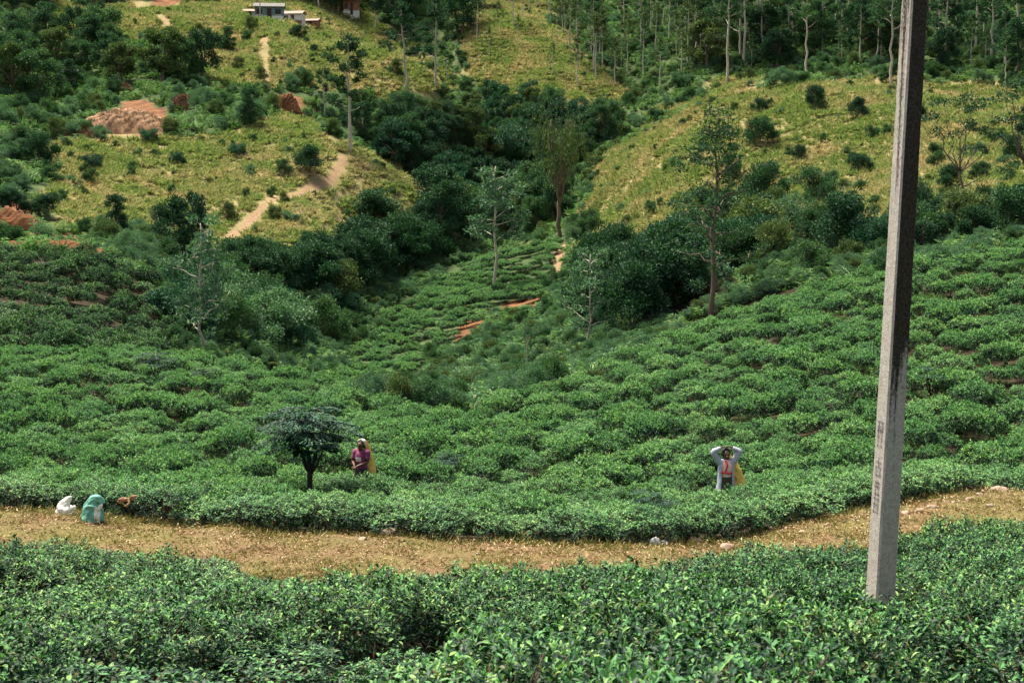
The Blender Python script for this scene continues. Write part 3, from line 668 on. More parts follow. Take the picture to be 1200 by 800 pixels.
def tree_weep(seed, leaf='leaf_olive', h=13, wid=4.0):
    g = np.random.default_rng(seed); T, G = Geo(), Geo()
    f0 = np.array([.2, 0, h * .30]); T.tube(bend((0, 0, -.5), f0, 6, 0, g, .02), np.linspace(.30, .22, 6), 8)
    for i in range(16):
        a = i * 2.4; rr = wid * g.uniform(.25, .8); e = np.array([math.cos(a) * rr, math.sin(a) * rr, h * g.uniform(.68, .98)])
        br = bend(f0 if i % 3 else f0 + [0, 0, -1.0], e, 8, .05, g, .02); T.tube(br, np.linspace(.13, .02, 8), 5)
        for q in range(7):
            s0 = br[g.integers(4, 8)] + g.normal(0, .5, 3); dl = g.uniform(1.6, 3.6); t = np.linspace(0, 1, 26)[:, None]
            P = s0 + (np.array([math.cos(a) * .5, math.sin(a) * .5, 0]) + g.normal(0, .2, 3)) * t * 1.2 - np.array([0, 0, dl]) * t ** 1.5 + g.normal(0, .13, (26, 3))
            D = nrm(g.normal(0, .45, (26, 3)) + [0, 0, -1.0]); G.leaves(P, D, nrm(g.normal(0, 1, (26, 3)) + [0, 0, .3]), .42 * g.uniform(.7, 1.3, 26), .12, .15, .2)
    return T.mesh('trunk', [MAT['bark_brown']], True), G.mesh('crown', [MAT[leaf]]), h
def tree_bamboo(seed, leaf='leaf_teal', h=9, wid=4.5):
    g = np.random.default_rng(seed); T, G = Geo(), Geo()
    for i in range(60):
        a = g.uniform(0, 6.283); rr = wid * g.uniform(.3, 1.1); hh = h * g.uniform(.6, 1.05); t = np.linspace(0, 1, 9)
        P = np.c_[np.cos(a) * (rr * t ** 2.2 + .5), np.sin(a) * (rr * t ** 2.2 + .5), hh * (t - .32 * t ** 4) - .3]
        T.tube(P, np.linspace(.05, .01, 9), 4)
        k = 70; tt = g.uniform(.35, 1, k); B = np.stack([np.interp(tt, t, P[:, j]) for j in range(3)], 1) + g.normal(0, .22, (k, 3))
        D = nrm(np.array([math.cos(a), math.sin(a), -.35]) * .9 + g.normal(0, .55, (k, 3))); G.leaves(B, D, nrm(g.normal(0, .4, (k, 3)) + [0, 0, 1]), .55 * g.uniform(.6, 1.3, k), .11, .1, .5)
    return T.mesh('stem', [MAT['bark_brown']], True), G.mesh('crown', [MAT[leaf]]), h
def tree_flat(seed, leaf='leaf_dark', h=8.5):
    """leaning forked trunk under flat tiers of leaves"""
    g = np.random.default_rng(seed); T, G = Geo(), Geo(); cen, rad = [], []
    f0 = np.array([-.5, 0, h * .42]); T.tube(bend((.3, 0, -.4), f0, 7, 0, g, .02), np.linspace(.11, .08, 7), 7)
    for i, (dx, dy, z, s) in enumerate(((-1.6, .3, .97, 1.1), (-.6, -.4, 1.0, 1.0), (.4, .2, .92, .9), (-2.4, -.2, .86, .9), (1.4, -.3, .74, 1.0), (2.2, .3, .70, .8), (.7, .5, .60, .8), (-1.3, .4, .72, .8), (1.9, -.2, .45, .9), (-.2, -.6, .80, .9))):
        e = np.array([dx, dy, h * z]); T.tube(bend(f0 if z > .55 else f0 * .7, e, 7, -.06, g, .03), np.linspace(.055, .012, 7), 5)
        for q in range(3): cen.append(e + g.normal(0, .45, 3) * [1, 1, .35]); rad.append((.75 * s, .75 * s, .24 * s))
    clumps(G, g, cen, rad, 85, .19, .45)
    return T.mesh('trunk', [MAT['bark_brown']], True), G.mesh('crown', [MAT[leaf]]), h
def tree_fern(seed, h=2.4, wid=.92, n=40, leaf='leaf_fern'):
    """small tree of feathery drooping fronds in tiers"""
    g = np.random.default_rng(seed); T, G = Geo(), Geo()
    f0 = np.array([0.02, 0, h * .42]); T.tube(bend((0, 0, -.35), f0, 6, 0, g, .012), np.linspace(.075, .06, 6) * h / 2.4, 8)
    for q in range(7):
        a = q * 2.4; T.tube(bend(f0 - [0, 0, .15], [math.cos(a) * wid * .4, math.sin(a) * wid * .4, h * (.62 + .05 * q)], 6, -.1, g, .02), np.linspace(.04, .014, 6) * h / 2.4, 6)
    for i in range(n):
        a = i * 2.4 + g.uniform(-.3, .3); v = (i + .5) / n; v = round(v * 4) / 4 * .9 + g.uniform(0, .1); z0 = h * (.58 + .38 * v); ln = wid * (.72 + .42 * math.sin(math.pi * min(v, 1))) * g.uniform(.45, 1.25)
        t = np.linspace(0, 1, 13); P = np.c_[np.cos(a) * (.12 * wid + ln * t), np.sin(a) * (.12 * wid + ln * t), z0 + ln * (.30 * t - .36 * t ** 2)]
        T.tube(P[::3], np.linspace(.012, .003, 5) * h / 2.4, 4)
        side = np.array([-math.sin(a), math.cos(a), 0])
        for sg in (-1, 1):
            for k in range(2, 13):
                pl = ln * .34 * math.sin(math.pi * (k / 13) ** .8) + .03; m = 9
                u = np.linspace(.1, 1, m)[:, None]; B = P[k] + side * sg * pl * u + np.array([0, 0, -.22]) * pl * u ** 2
                D = nrm(np.array([math.cos(a), math.sin(a), -.2]) * .8 + side * sg * .6 + g.normal(0, .25, (m, 3)))
                G.leaves(B, D, np.array([[0, 0, 1.0]]) + g.normal(0, .15, (m, 3)), .10 * h / 2.4, .05 * h / 2.4, .1, .2)
    return T.mesh('trunk', [MAT['bark_black']], True), G.mesh('crown', [MAT[leaf]]), h
LIB = {
    'euc': [tree_euc(s) for s in (1, 2, 3)] + [tree_euc(s, leaf='leaf_mid', low=.5, w=.9, per=110) for s in (4, 5)],
    'eucfar': [tree_euc(s, leaf='leaf_olive', low=.55, w=.8, per=60, L=.34) for s in (6, 7, 8)],
    'broad': [tree_broad(11), tree_broad(12, 'leaf_mid'), tree_broad(13, 'leaf_dark', 10, 3.2), tree_broad(14, 'leaf_olive', 8, 3.2), tree_broad(15, 'leaf_teal', 8, 3.6)],
    'shrub': [tree_shrub(21), tree_shrub(22, 'leaf_mid'), tree_shrub(23, 'leaf_dark', 3.2, 1.7), tree_shrub(24, 'leaf_teal', 2.8, 2.0), tree_shrub(25, 'leaf_olive', 2.6, 1.9, 260), tree_shrub(26, 'leaf_pale', 2.4, 2.0, 300, .14)],
    'airy': [tree_airy(31), tree_airy(32, 'leaf_teal', 9.5), tree_airy(33, 'leaf_dark', 9, per=75), tree_airy(34, 'leaf_mid', 9, 2.1, .28, 62, .17, 'bark_brown', 22, .2, .13, .5, .3)],
    'pale': [tree_airy(41, 'leaf_pale', 6.0, 1.7, .25, 46, .22, 'bark_pale', 16, .15, .09, .42, .25), tree_airy(42, 'leaf_pale', 8.5, 2.0, .42, 55, .27, 'bark_pale', 15, .2, .13, .62, .4)],
    'weep': [tree_weep(51)], 'bamboo': [tree_bamboo(55)], 'flat': [tree_flat(61), tree_flat(62)],
    'fern': [tree_fern(71), tree_fern(72, 1.1, .5, 14)],
    'cone': [tree_broad(81, 'leaf_dark', 6, 1.5, 220, .22, 'bark_brown', 24, .08)],
}
KINDNAME = {'euc': 'eucalyptus_tree', 'eucfar': 'eucalyptus_tree', 'broad': 'broadleaf_tree', 'shrub': 'shrub', 'airy': 'slender_tree', 'pale': 'sapling_tree', 'weep': 'weeping_tree', 'bamboo': 'bamboo_clump', 'flat': 'flat_topped_tree', 'fern': 'feathery_tree', 'cone': 'conical_tree'}
def plant(kind, var, base, h, label, cat, group=None, name=None, wide=1.0, rz=None):
    tr, cr, h0 = LIB[kind][var % len(LIB[kind])]; s = h / h0
    o = empty(name or KINDNAME[kind], base, rng.uniform(0, 6.283) if rz is None else rz); o.scale = (s * wide, s * wide, s)
    link('stem' if kind in ('shrub', 'bamboo') else 'trunk', tr, o); link('crown', cr, o)
    return tag(o, label, cat, group)
def plant_px(kind, var, px, py, top, label, cat='tree', group=None, wide=1.0, lift=0, name=None, rz=None, ymin=3.0):
    b = at(px, py, lift, ymin); hh = (py - top) / F_PX * (b.y * CP - b.z * SP)
    return plant(kind, var, b, hh, label, cat, group, name, wide, rz)
# trees that stand out
plant('fern', 0, UMBRELLA, (592 - 466) / F_PX * UMBRELLA.y, 'small dark tree with tiers of feathery fronds and black trunk in the tea', 'tree', wide=1.0)
plant_px('airy', 3, 833, 374, 128, 'tall slender tree with dark trunk at the top edge of the tea slope', rz=.5, ymin=60)
plant_px('weep', 0, 655, 279, 118, 'tall forked tree with thin drooping foliage at the head of the red footpath', rz=1.0, wide=.78)
plant_px('pale', 1, 581, 340, 196, 'pale-leaved tree on a thin bare trunk standing in the small valley tea plot')
plant_px('pale', 0, 689, 410, 298, 'young pale green tree in front of the big dark thicket', ymin=75)
plant_px('pale', 0, 236, 420, 262, 'whitish-barked slender tree at the corner of the dark tea plot', ymin=66, wide=.9)
plant_px('pale', 1, 617, 440, 372, 'thin pale sapling in the weeds below the valley tea plot', ymin=75, wide=.5)
plant_px('flat', 0, 1130, 262, 118, 'flat-topped tree with leaning forked trunk on the golden hill', rz=0)
plant_px('flat', 1, 1206, 262, 95, 'dark tiered tree at the rim of the golden hill beside the thicket', rz=.4)
plant_px('cone', 0, 137, 278, 226, 'dark conical tree beside the grassy track on the hillside')
plant_px('broad', 0, 218, 322, 222, 'dark bushy tree between the dark tea plot and the grassy hill', wide=.8)
plant_px('bamboo', 0, 586, 205, 118, 'pale teal clump of arching bamboo among the valley trees', 'bamboo')
plant_px('cone', 0, 268, 62, 30, 'narrow dark tree alone on the upper pasture')
plant_px('cone', 0, 292, 148, 100, 'small dark tree on the crest above the grassy hill')
plant_px('shrub', 0, 45, 192, 155, 'big rounded dark shrub on the slope below the heap of dry brush', 'shrub')
plant_px('shrub', 2, 440, 262, 222, 'broad soft green shrub below the footpath on the grassy hill', 'shrub', wide=1.5)
plant_px('shrub', 2, 362, 205, 170, 'olive green shrub just above the footpath on the grassy hill', 'shrub')
for px, py, top, lab in ((411, 180, 48, 'tall eucalyptus with bare lower trunk where the footpath meets the valley trees'), (381, 138, 82, 'half-bare pale trunk beside the orange earth scar'), (477, 108, 8, 'tall pale-trunked eucalyptus standing before the lower grassy ridge end'),
                         (510, 104, 10, 'tallest eucalyptus with white trunk at the tip of the grassy ridge'), (524, 94, 60, 'short eucalyptus beside the tallest one on the ridge tip')):
    plant_px('euc', int(px), px, py, top, lab, wide=1.1)
for px, py, top, lab in ((852, 98, -40, 'tall white-trunked eucalyptus just behind the golden crest, leaves high up'), (872, 78, -60, 'stout pale-trunked eucalyptus in the forest behind the golden crest'), (1044, 108, -40, 'slim bare-stemmed eucalyptus behind the crest beside the concrete pole'),
                         (1162, 78, -40, 'white-stemmed eucalyptus on the open slope beyond the pole'), (1178, 104, 40, 'short pale-stemmed eucalyptus at the edge of the open slope beyond the pole'), (945, 94, -30, 'straight eucalyptus behind the middle of the golden crest'), (696, 84, -10, 'pale eucalyptus alone at the foot of the far slope')):
    plant_px('euc', 3, px, py, top, lab, wide=.8, ymin=212)
# ferny weeds sticking out of the tea
for px, py, h, lab in ((182, 452, 1.5, 'dark feathery weed poking above the tea near the whitish-barked tree'), (762, 622, .95, 'teal feathery weed at the edge of the path by the white plastic bag'), (526, 566, .95, 'dark feathery weed in the tea beyond the path beside the earth gap'),
                       (238, 455, 1.0, 'low feathery weed in the upper rows of the tea field'), (1090, 470, 1.2, 'dark feathery weed on the tea slope beside the pole')):
    plant('fern', 1, at(px, py, .1), h, lab, 'plant', name='feathery_weed')
# woods: every tree its own object
def wood(poly, n, kinds, hrange, label, group, cat='tree', mind=2.0, ymin=60, wide=(.85, 1.2)):
    xs, ys_ = [p[0] for p in poly], [p[1] for p in poly]; got = []; tries = 0
    while len(got) < n and tries < n * 25:
        tries += 1
        px, py = rng.uniform(min(xs), max(xs)), rng.uniform(min(ys_), max(ys_))
        if not inpoly(px, py, poly): continue
        b = at(px, py, 0, ymin)
        if b.y > 540 or any((b.x - q.x) ** 2 + (b.y - q.y) ** 2 < mind ** 2 for q in got): continue
        got.append(b)
        k, v = kinds[rng.integers(len(kinds))]
        plant(k, v, b, rng.uniform(*hrange), label[(k, v)] if isinstance(label, dict) and (k, v) in label else (label.get(k) if isinstance(label, dict) else label), cat, group + (' of one kind' if 0 else ''), wide=rng.uniform(*wide))
VALLEY = [(395, 165), (430, 146), (470, 158), (520, 162), (545, 138), (600, 122), (660, 148), (720, 160), (690, 190), (662, 262), (640, 275), (560, 292), (510, 290), (492, 215), (440, 184)]
wood(VALLEY, 80, [('broad', 0), ('broad', 1), ('broad', 2), ('broad', 3), ('broad', 4), ('broad', 0)], (5.2, 8.2),
     {('broad', 0): 'dark rounded tree packed in the wooded ravine', ('broad', 1): 'mid-green tree packed in the wooded ravine', ('broad', 2): 'tall dark tree rising in the wooded ravine', ('broad', 3): 'olive-green tree packed in the wooded ravine', ('broad', 4): 'bluish-green spreading tree packed in the wooded ravine'}, 'trees in the wooded ravine', mind=2.6, ymin=100)
wood([(0, 70), (60, 45), (110, 40), (150, 60), (230, 75), (240, 100), (140, 118), (0, 140)], 19, [('broad', 0), ('broad', 2), ('broad', 3), ('broad', 1)], (6, 9.5),
     {('broad', 0): 'dark rounded tree in the grove above the heap of dry brush', ('broad', 2): 'tall dark tree in the grove above the heap of dry brush', ('broad', 3): 'olive tree in the grove above the heap of dry brush', ('broad', 1): 'mid-green tree in the grove above the heap of dry brush'}, 'trees in the hillside grove', mind=3.5, ymin=150)
wood([(250, 320), (290, 345), (330, 352), (420, 345), (480, 320), (530, 292), (500, 282), (460, 300), (400, 318), (330, 330), (270, 318)], 28, [('broad', 0), ('shrub', 0), ('shrub', 2), ('broad', 2)], (3.6, 5.6),
     {'broad': 'low dense dark tree in the thicket at the foot of the grassy hill', 'shrub': 'dense dark shrub in the thicket at the foot of the grassy hill'}, 'thicket at the foot of the grassy hill', mind=1.9, ymin=90)
wood([(215, 350), (270, 345), (420, 352), (410, 410), (370, 425), (260, 410), (215, 400)], 34, [('shrub', 0), ('shrub', 1), ('shrub', 3), ('shrub', 4), ('shrub', 5), ('airy', 0)], (2.0, 4.2),
     {('shrub', 5): 'pale green shrub in the gully behind the tea field', ('shrub', 4): 'olive shrub in the gully behind the tea field', 'shrub': 'leafy shrub in the gully behind the tea field', 'airy': 'thin young tree in the gully behind the tea field'}, 'shrubs in the gully', 'shrub', mind=1.6, ymin=72)
wood([(680, 395), (690, 330), (730, 300), (790, 300), (800, 350), (770, 385), (720, 400)], 18, [('broad', 0), ('shrub', 0), ('broad', 2), ('shrub', 2)], (4.0, 6.0),
     {'broad': 'dense dark tree in the thicket behind the young pale tree', 'shrub': 'dark shrub in the thicket behind the young pale tree'}, 'thicket right of the valley tea plot', mind=1.9, ymin=76)
wood([(790, 260), (860, 225), (960, 230), (1010, 262), (1060, 285), (1000, 315), (930, 328), (840, 358), (790, 350)], 38, [('shrub', 0), ('shrub', 1), ('shrub', 1), ('shrub', 2), ('shrub', 3), ('shrub', 4), ('shrub', 5), ('broad', 1), ('airy', 2), ('airy', 0)], (1.6, 4.6),
     {('shrub', 5): 'pale green shrub in the thicket between the golden hill and the tea slope', ('shrub', 4): 'olive shrub in the thicket between the golden hill and the tea slope', 'shrub': 'leafy dark shrub in the thicket between the golden hill and the tea slope', 'broad': 'dark low tree in the thicket between the golden hill and the tea slope', 'airy': 'thin tree in the thicket between the golden hill and the tea slope'}, 'thicket below the golden hill', mind=1.9, ymin=72)
wood([(1070, 250), (1210, 245), (1210, 268), (1080, 300), (1060, 290)], 16, [('shrub', 0), ('shrub', 1), ('shrub', 4), ('broad', 0)], (2.0, 3.8),
     {'shrub': 'leafy shrub above the tea slope beyond the concrete pole', 'broad': 'dark low tree above the tea slope beyond the concrete pole'}, 'shrubs above the tea slope', mind=1.8, ymin=68)
wood([(855, 120), (1210, 135), (1210, 240), (1060, 240), (900, 225), (800, 190)], 16, [('shrub', 0), ('shrub', 2), ('airy', 0), ('shrub', 1)], (1.6, 3.2),
     {'shrub': 'lone shrub in the dry grass of the golden hill', 'airy': 'thin young tree in the dry grass of the golden hill'}, 'shrubs dotting the golden hill', mind=5, ymin=90)
wood([(60, 170), (260, 150), (460, 190), (470, 260), (330, 300), (200, 280), (70, 230)], 14, [('shrub', 1), ('shrub', 4), ('shrub', 3)], (.9, 2.0), 'small shrub scattered in the grass of the footpath hill', 'shrubs dotting the grassy hill', 'shrub', mind=5, ymin=110)
wood([(215, 20), (420, 20), (520, 90), (400, 100), (250, 100)], 16, [('shrub', 1), ('shrub', 0), ('shrub', 4)], (1.2, 2.8), 'small shrub on the upper pasture below the bungalow', 'shrubs on the upper pasture', 'shrub', mind=6, ymin=200)
wood([(780, 95), (850, 80), (1210, 88), (1210, 60), (780, 50)], 34, [('broad', 0), ('broad', 1), ('euc', 0), ('euc', 3), ('broad', 3)], (6, 11),
     {'broad': 'bushy tree in the forest edge behind the golden crest', 'euc': 'straight eucalyptus in the forest edge behind the golden crest'}, 'forest edge behind the golden crest', mind=3.5, ymin=215)
wood([(790, 0), (1210, -10), (1210, 80), (790, 80)], 58, [('euc', 0), ('euc', 1), ('euc', 2), ('euc', 3), ('euc', 4)], (12, 19), {'euc': 'tall pale-trunked eucalyptus in the forest above the golden hill'}, 'eucalyptus forest above the golden hill', mind=3.5, ymin=225)
wood([(625, 0), (790, 0), (840, 70), (780, 112), (700, 100), (650, 60)], 50, [('eucfar', 0), ('eucfar', 1), ('eucfar', 2), ('euc', 3)], (9, 15), {'eucfar': 'thin-crowned eucalyptus scattered over the far slope', 'euc': 'fuller eucalyptus scattered over the far slope'}, 'eucalyptus on the far slope', mind=4, ymin=240, wide=(.7, 1.0))
wood([(545, 5), (640, 5), (715, 105), (640, 112), (560, 70)], 16, [('eucfar', 0), ('eucfar', 1), ('eucfar', 2)], (7, 12), {'eucfar': 'slender eucalyptus standing in the open grass of the far pasture'}, 'eucalyptus in the far pasture', mind=5, ymin=262, wide=(.6, .9))
wood([(350, -12), (620, -12), (560, 5), (545, 60), (500, 70), (430, 38), (360, 12)], 30, [('euc', 0), ('euc', 1), ('broad', 0), ('broad', 2), ('euc', 4)], (9, 15), {'euc': 'tall eucalyptus in the wood behind the grassy ridge', 'broad': 'dark tree in the wood behind the grassy ridge'}, 'wood behind the grassy ridge', mind=4, ymin=262)
wood([(0, -12), (350, -16), (350, 0), (200, -4), (0, 4)], 26, [('broad', 0), ('broad', 1), ('euc', 0)], (6, 10), {'broad': 'dark tree on the skyline slope above the bungalow and pasture', 'euc': 'eucalyptus on the slope above the bungalow and pasture'}, 'trees above the pasture', mind=4, ymin=262)

# ------------------------------------------------------------------ grasses and undergrowth
def tuft_mesh(seed, n, h, L, mat, lean=.5, w=.05, flat=0):
    g = np.random.default_rng(seed); G = Geo(); a = g.uniform(0, 6.283, n); zb = g.uniform(0, .55, n) if flat else np.full(n, -.05); r = .35 * np.sqrt(g.uniform(0, 1, n))
    B = np.c_[r * np.cos(a), r * np.sin(a), zb]; D = nrm(np.c_[np.cos(a) * lean, np.sin(a) * lean, np.ones(n)] + g.normal(0, .3, (n, 3)))
    G.leaves(B, D, nrm(g.normal(0, 1, (n, 3)) * (.35 if flat else 1) + [0, 0, .6 + flat]), L * g.uniform(.5, 1.2, n), w, .1, .9)
    return proto('tuft_source', G.mesh('tuft', [MAT[mat]]))
T_DRY = [tuft_mesh(s, 46, .8, .85, 'grass_dry', .75, .08) for s in (1, 2, 3)]
T_GRN = [tuft_mesh(4, 60, .8, .62, 'grass_green', 1.3, .055), tuft_mesh(5, 130, .8, .22, 'weed_pale', 3.0, .075, 1)]
T_PATH = [tuft_mesh(s, 40, .2, .10, 'grass_path', 1.3, .009) for s in (6, 7, 8)]
U_SRC = [proto('undergrowth_source', LIB['shrub'][k][1]) for k in (1, 4, 5, 5)] + T_GRN
def field_pts(n, polys, ymin, ymax=420, inv=None):
    """random ground points whose place on the hillsides lies inside the zones"""
    out = []
    tot = 0
    while tot < n:
        Y = np.sqrt(rng.uniform(ymin ** 2, ymax ** 2, n)); X = rng.uniform(-1, 1, n) * (.46 * Y + 3); Z = H(X, Y)
        px, py = ragged(*project(X, Y, Z + .3), X, Y); k = (px > -160) & (px < 1360) & (py > -60)
        z = np.zeros(n, bool)
        for p in polys: z |= inpoly(px, py, p)
        k &= z
        if inv is not None:
            q = np.zeros(n, bool)
            for p in inv: q |= inpoly(px, py, p)
            k &= ~q
        out.append(np.c_[X, Y, Z][k]); tot += k.sum()
    return np.concatenate(out)[:n]
def off_tracks(P, w=1.05):
    k = np.ones(len(P), bool)
    for fp in FOOTPATHS: k &= seg_dist(P[:, 0], P[:, 1], fp) > w
    px, py = project(*P.T); 
    for r in RED: k &= ~inpoly(px, py, r)
    return P[k]
BRUSH_POLY = [(72, 160), (110, 138), (150, 112), (178, 114), (205, 146), (185, 158), (130, 156)]
P = off_tracks(field_pts(60000, DRY, 98, inv=[BRUSH_POLY])); n = len(P)
scatter('grass', P, zrot(n, .15), scl3(rng.uniform(.4, .95, n) * np.interp(P[:, 1], [100, 300], [.8, 1.25]), .3), rng.integers(0, 3, n), T_DRY, 'dry golden and green grass covering the hills', 'grass')
P = field_pts(3600, DRY, 98, inv=[BRUSH_POLY]); P = off_tracks(P[snoise(P[:, 0], P[:, 1], 9, 77) + rng.normal(0, .4, len(P)) > .25]); n = len(P)
scatter('undergrowth', P, zrot(n, .15), scl3(rng.uniform(.16, .42, n), .3), rng.choice([0, 1, 3], n), U_SRC, 'low green weeds mixed into the dry hill grass', 'undergrowth')
WEEDS = [[(380, 350), (440, 330), (520, 300), (600, 285), (600, 300), (480, 370), (400, 445), (370, 430)], [(398, 450), (480, 440), (560, 378), (640, 352), (660, 285), (690, 300), (800, 390), (700, 440), (640, 462), (560, 500), (470, 498), (420, 480)], [(930, 335), (800, 375), (900, 300), (1060, 285), (1200, 255), (1200, 280), (1080, 310)],
         [(110, 262), (200, 280), (330, 330), (400, 360), (430, 440), (220, 420), (180, 330), (100, 290)]]
P = off_tracks(field_pts(9500, WEEDS, 56, 175, inv=[D_POLY, E_POLY])); n = len(P)
kk = rng.choice(6, n, p=[.04, .03, .12, .12, .24, .45])
scatter('undergrowth', P, zrot(n, .15), scl3(np.where(kk < 4, rng.uniform(.18, .5, n), rng.uniform(.7, 1.5, n)), .25), kk, U_SRC, 'tangled weeds and tall grass filling the gully', 'undergrowth')
ALLHILL = [[(-160, -60), (1360, -60), (1360, 270), (1240, 270), (660, 330), (480, 330), (-160, 300)]]
P = off_tracks(field_pts(22000, ALLHILL, 105, 420, inv=DRY + [BRUSH_POLY, D_POLY, E_POLY])); n = len(P)
kk = np.where(snoise(P[:, 0], P[:, 1], 16, 78) + rng.normal(0, .5, n) > .55, rng.choice(4, n), rng.integers(4, 6, n))
scatter('undergrowth', P, zrot(n, .15), scl3(np.where(kk < 4, rng.uniform(.3, .95, n), rng.uniform(1.0, 2.0, n)), .25), kk, U_SRC, 'green scrub covering the slopes between the trees', 'undergrowth')
k_ = 9000; s = rng.integers(0, len(PL), k_); lat = rng.uniform(-1, 1, k_)
X = PL[s, 0] + PN[s, 0] * lat * path_half(PL[s, 0]); Y = PL[s, 1] + PN[s, 1] * lat * path_half(PL[s, 0])
LIT = [tuft_mesh(s_, 9, .1, .085, 'litter', 9.0, .022) for s_ in (31, 32, 33)]
scatter('leaf_litter', np.c_[X, Y, H(X, Y) + .06], zrot(k_, .1), scl3(rng.uniform(.5, 1.3, k_), .3), rng.integers(0, 3, k_), LIT, 'fallen dry leaves and straw scattered over the dirt path', 'litter')
QX = rng.uniform(-40, 44, 16000); QY = rng.uniform(26, 72, 16000); qz = H(QX, QY); qx, qy = project(QX, QY, qz + .3)
qk = inpoly(qx, qy, TEA_POLY) & (QY > np.interp(QX, PL[:, 0], PL[:, 1] + path_half(PL[:, 0])) + 1.6); QP = np.c_[QX, QY, qz][qk][:6500]; n = len(QP)
scatter('undergrowth', QP, zrot(n, .2), scl3(rng.uniform(.2, .55, n), .3), rng.integers(0, 2, n), T_GRN, 'low weeds growing on the soil between the tea rows', 'undergrowth')
# dry tufts on the path and along its edges
s = rng.integers(0, len(PL), 16000); lat = rng.uniform(-1.1, 1.1, 16000); lat = np.where(rng.uniform(0, 1, 16000) < .35, np.sign(lat) * rng.uniform(.8, 1.12, 16000), lat)
X = PL[s, 0] + PN[s, 0] * lat * path_half(PL[s, 0]); Y = PL[s, 1] + PN[s, 1] * lat * path_half(PL[s, 0])
k = (snoise(X, Y, 2.2, 91) + rng.normal(0, .35, len(X)) > .05) | (np.abs(lat) > .9); X, Y = X[k], Y[k]; n = len(X)
scatter('grass', np.c_[X, Y, H(X, Y)], zrot(n, .2), scl3(rng.uniform(.4, 1.15, n), .4), rng.integers(0, 3, n), T_PATH, 'short half-dry grass tufts on the dirt path', 'grass')
# ------------------------------------------------------------------ concrete pole
def concrete(name, stain):
    m, nt, b = node_mat(name); v = ocoord(nt)
    base = ramp(nt, noise(nt, 26, 8, v, .7), [(.25, (.25, .225, .20)), (.5, (.40, .365, .33)), (.75, (.52, .48, .44))])
    base = mixc(nt, ramp(nt, noise(nt, 90, 4, v), [(.36, (.7, .7, .7)), (.44, (0, 0, 0))]), base, (.12, .105, .09))
    sx = nt.nodes.new('ShaderNodeSeparateXYZ'); nt.links.new(v, sx.inputs[0])
    mp = nt.nodes.new('ShaderNodeMapping'); nt.links.new(v, mp.inputs[0]); mp.inputs['Scale'].default_value = (14, 14, .55)
    streak = noise(nt, 1.0, 6, mp.outputs[0], .65); fine = noise(nt, 34, 6, v, .7)
    mix = math_(nt, 'ADD', math_(nt, 'MULTIPLY', streak, .85), math_(nt, 'MULTIPLY', fine, .35))
    lvl = ramp(nt, math_(nt, 'DIVIDE', sx.outputs['Z'], 8.0), stain)      # black mould grows denser up the pole
    grow = math_(nt, 'ADD', mix, math_(nt, 'SUBTRACT', lvl, .5))
    mask = ramp(nt, grow, [(.60, (0, 0, 0)), (.72, (1, 1, 1))])
    mould = ramp(nt, noise(nt, 40, 5, v), [(.35, (.016, .013, .010)), (.7, (.065, .053, .040))])
    nt.links.new(mixc(nt, mask, base, mould), b.inputs['Base Color']); b.inputs['Roughness'].default_value = .93; b.inputs['Specular IOR Level'].default_value = .2
    bump(nt, b, noise(nt, 60, 6, v, .7), .5, .01)
    return m
g1 = lambda x: (x, x, x)
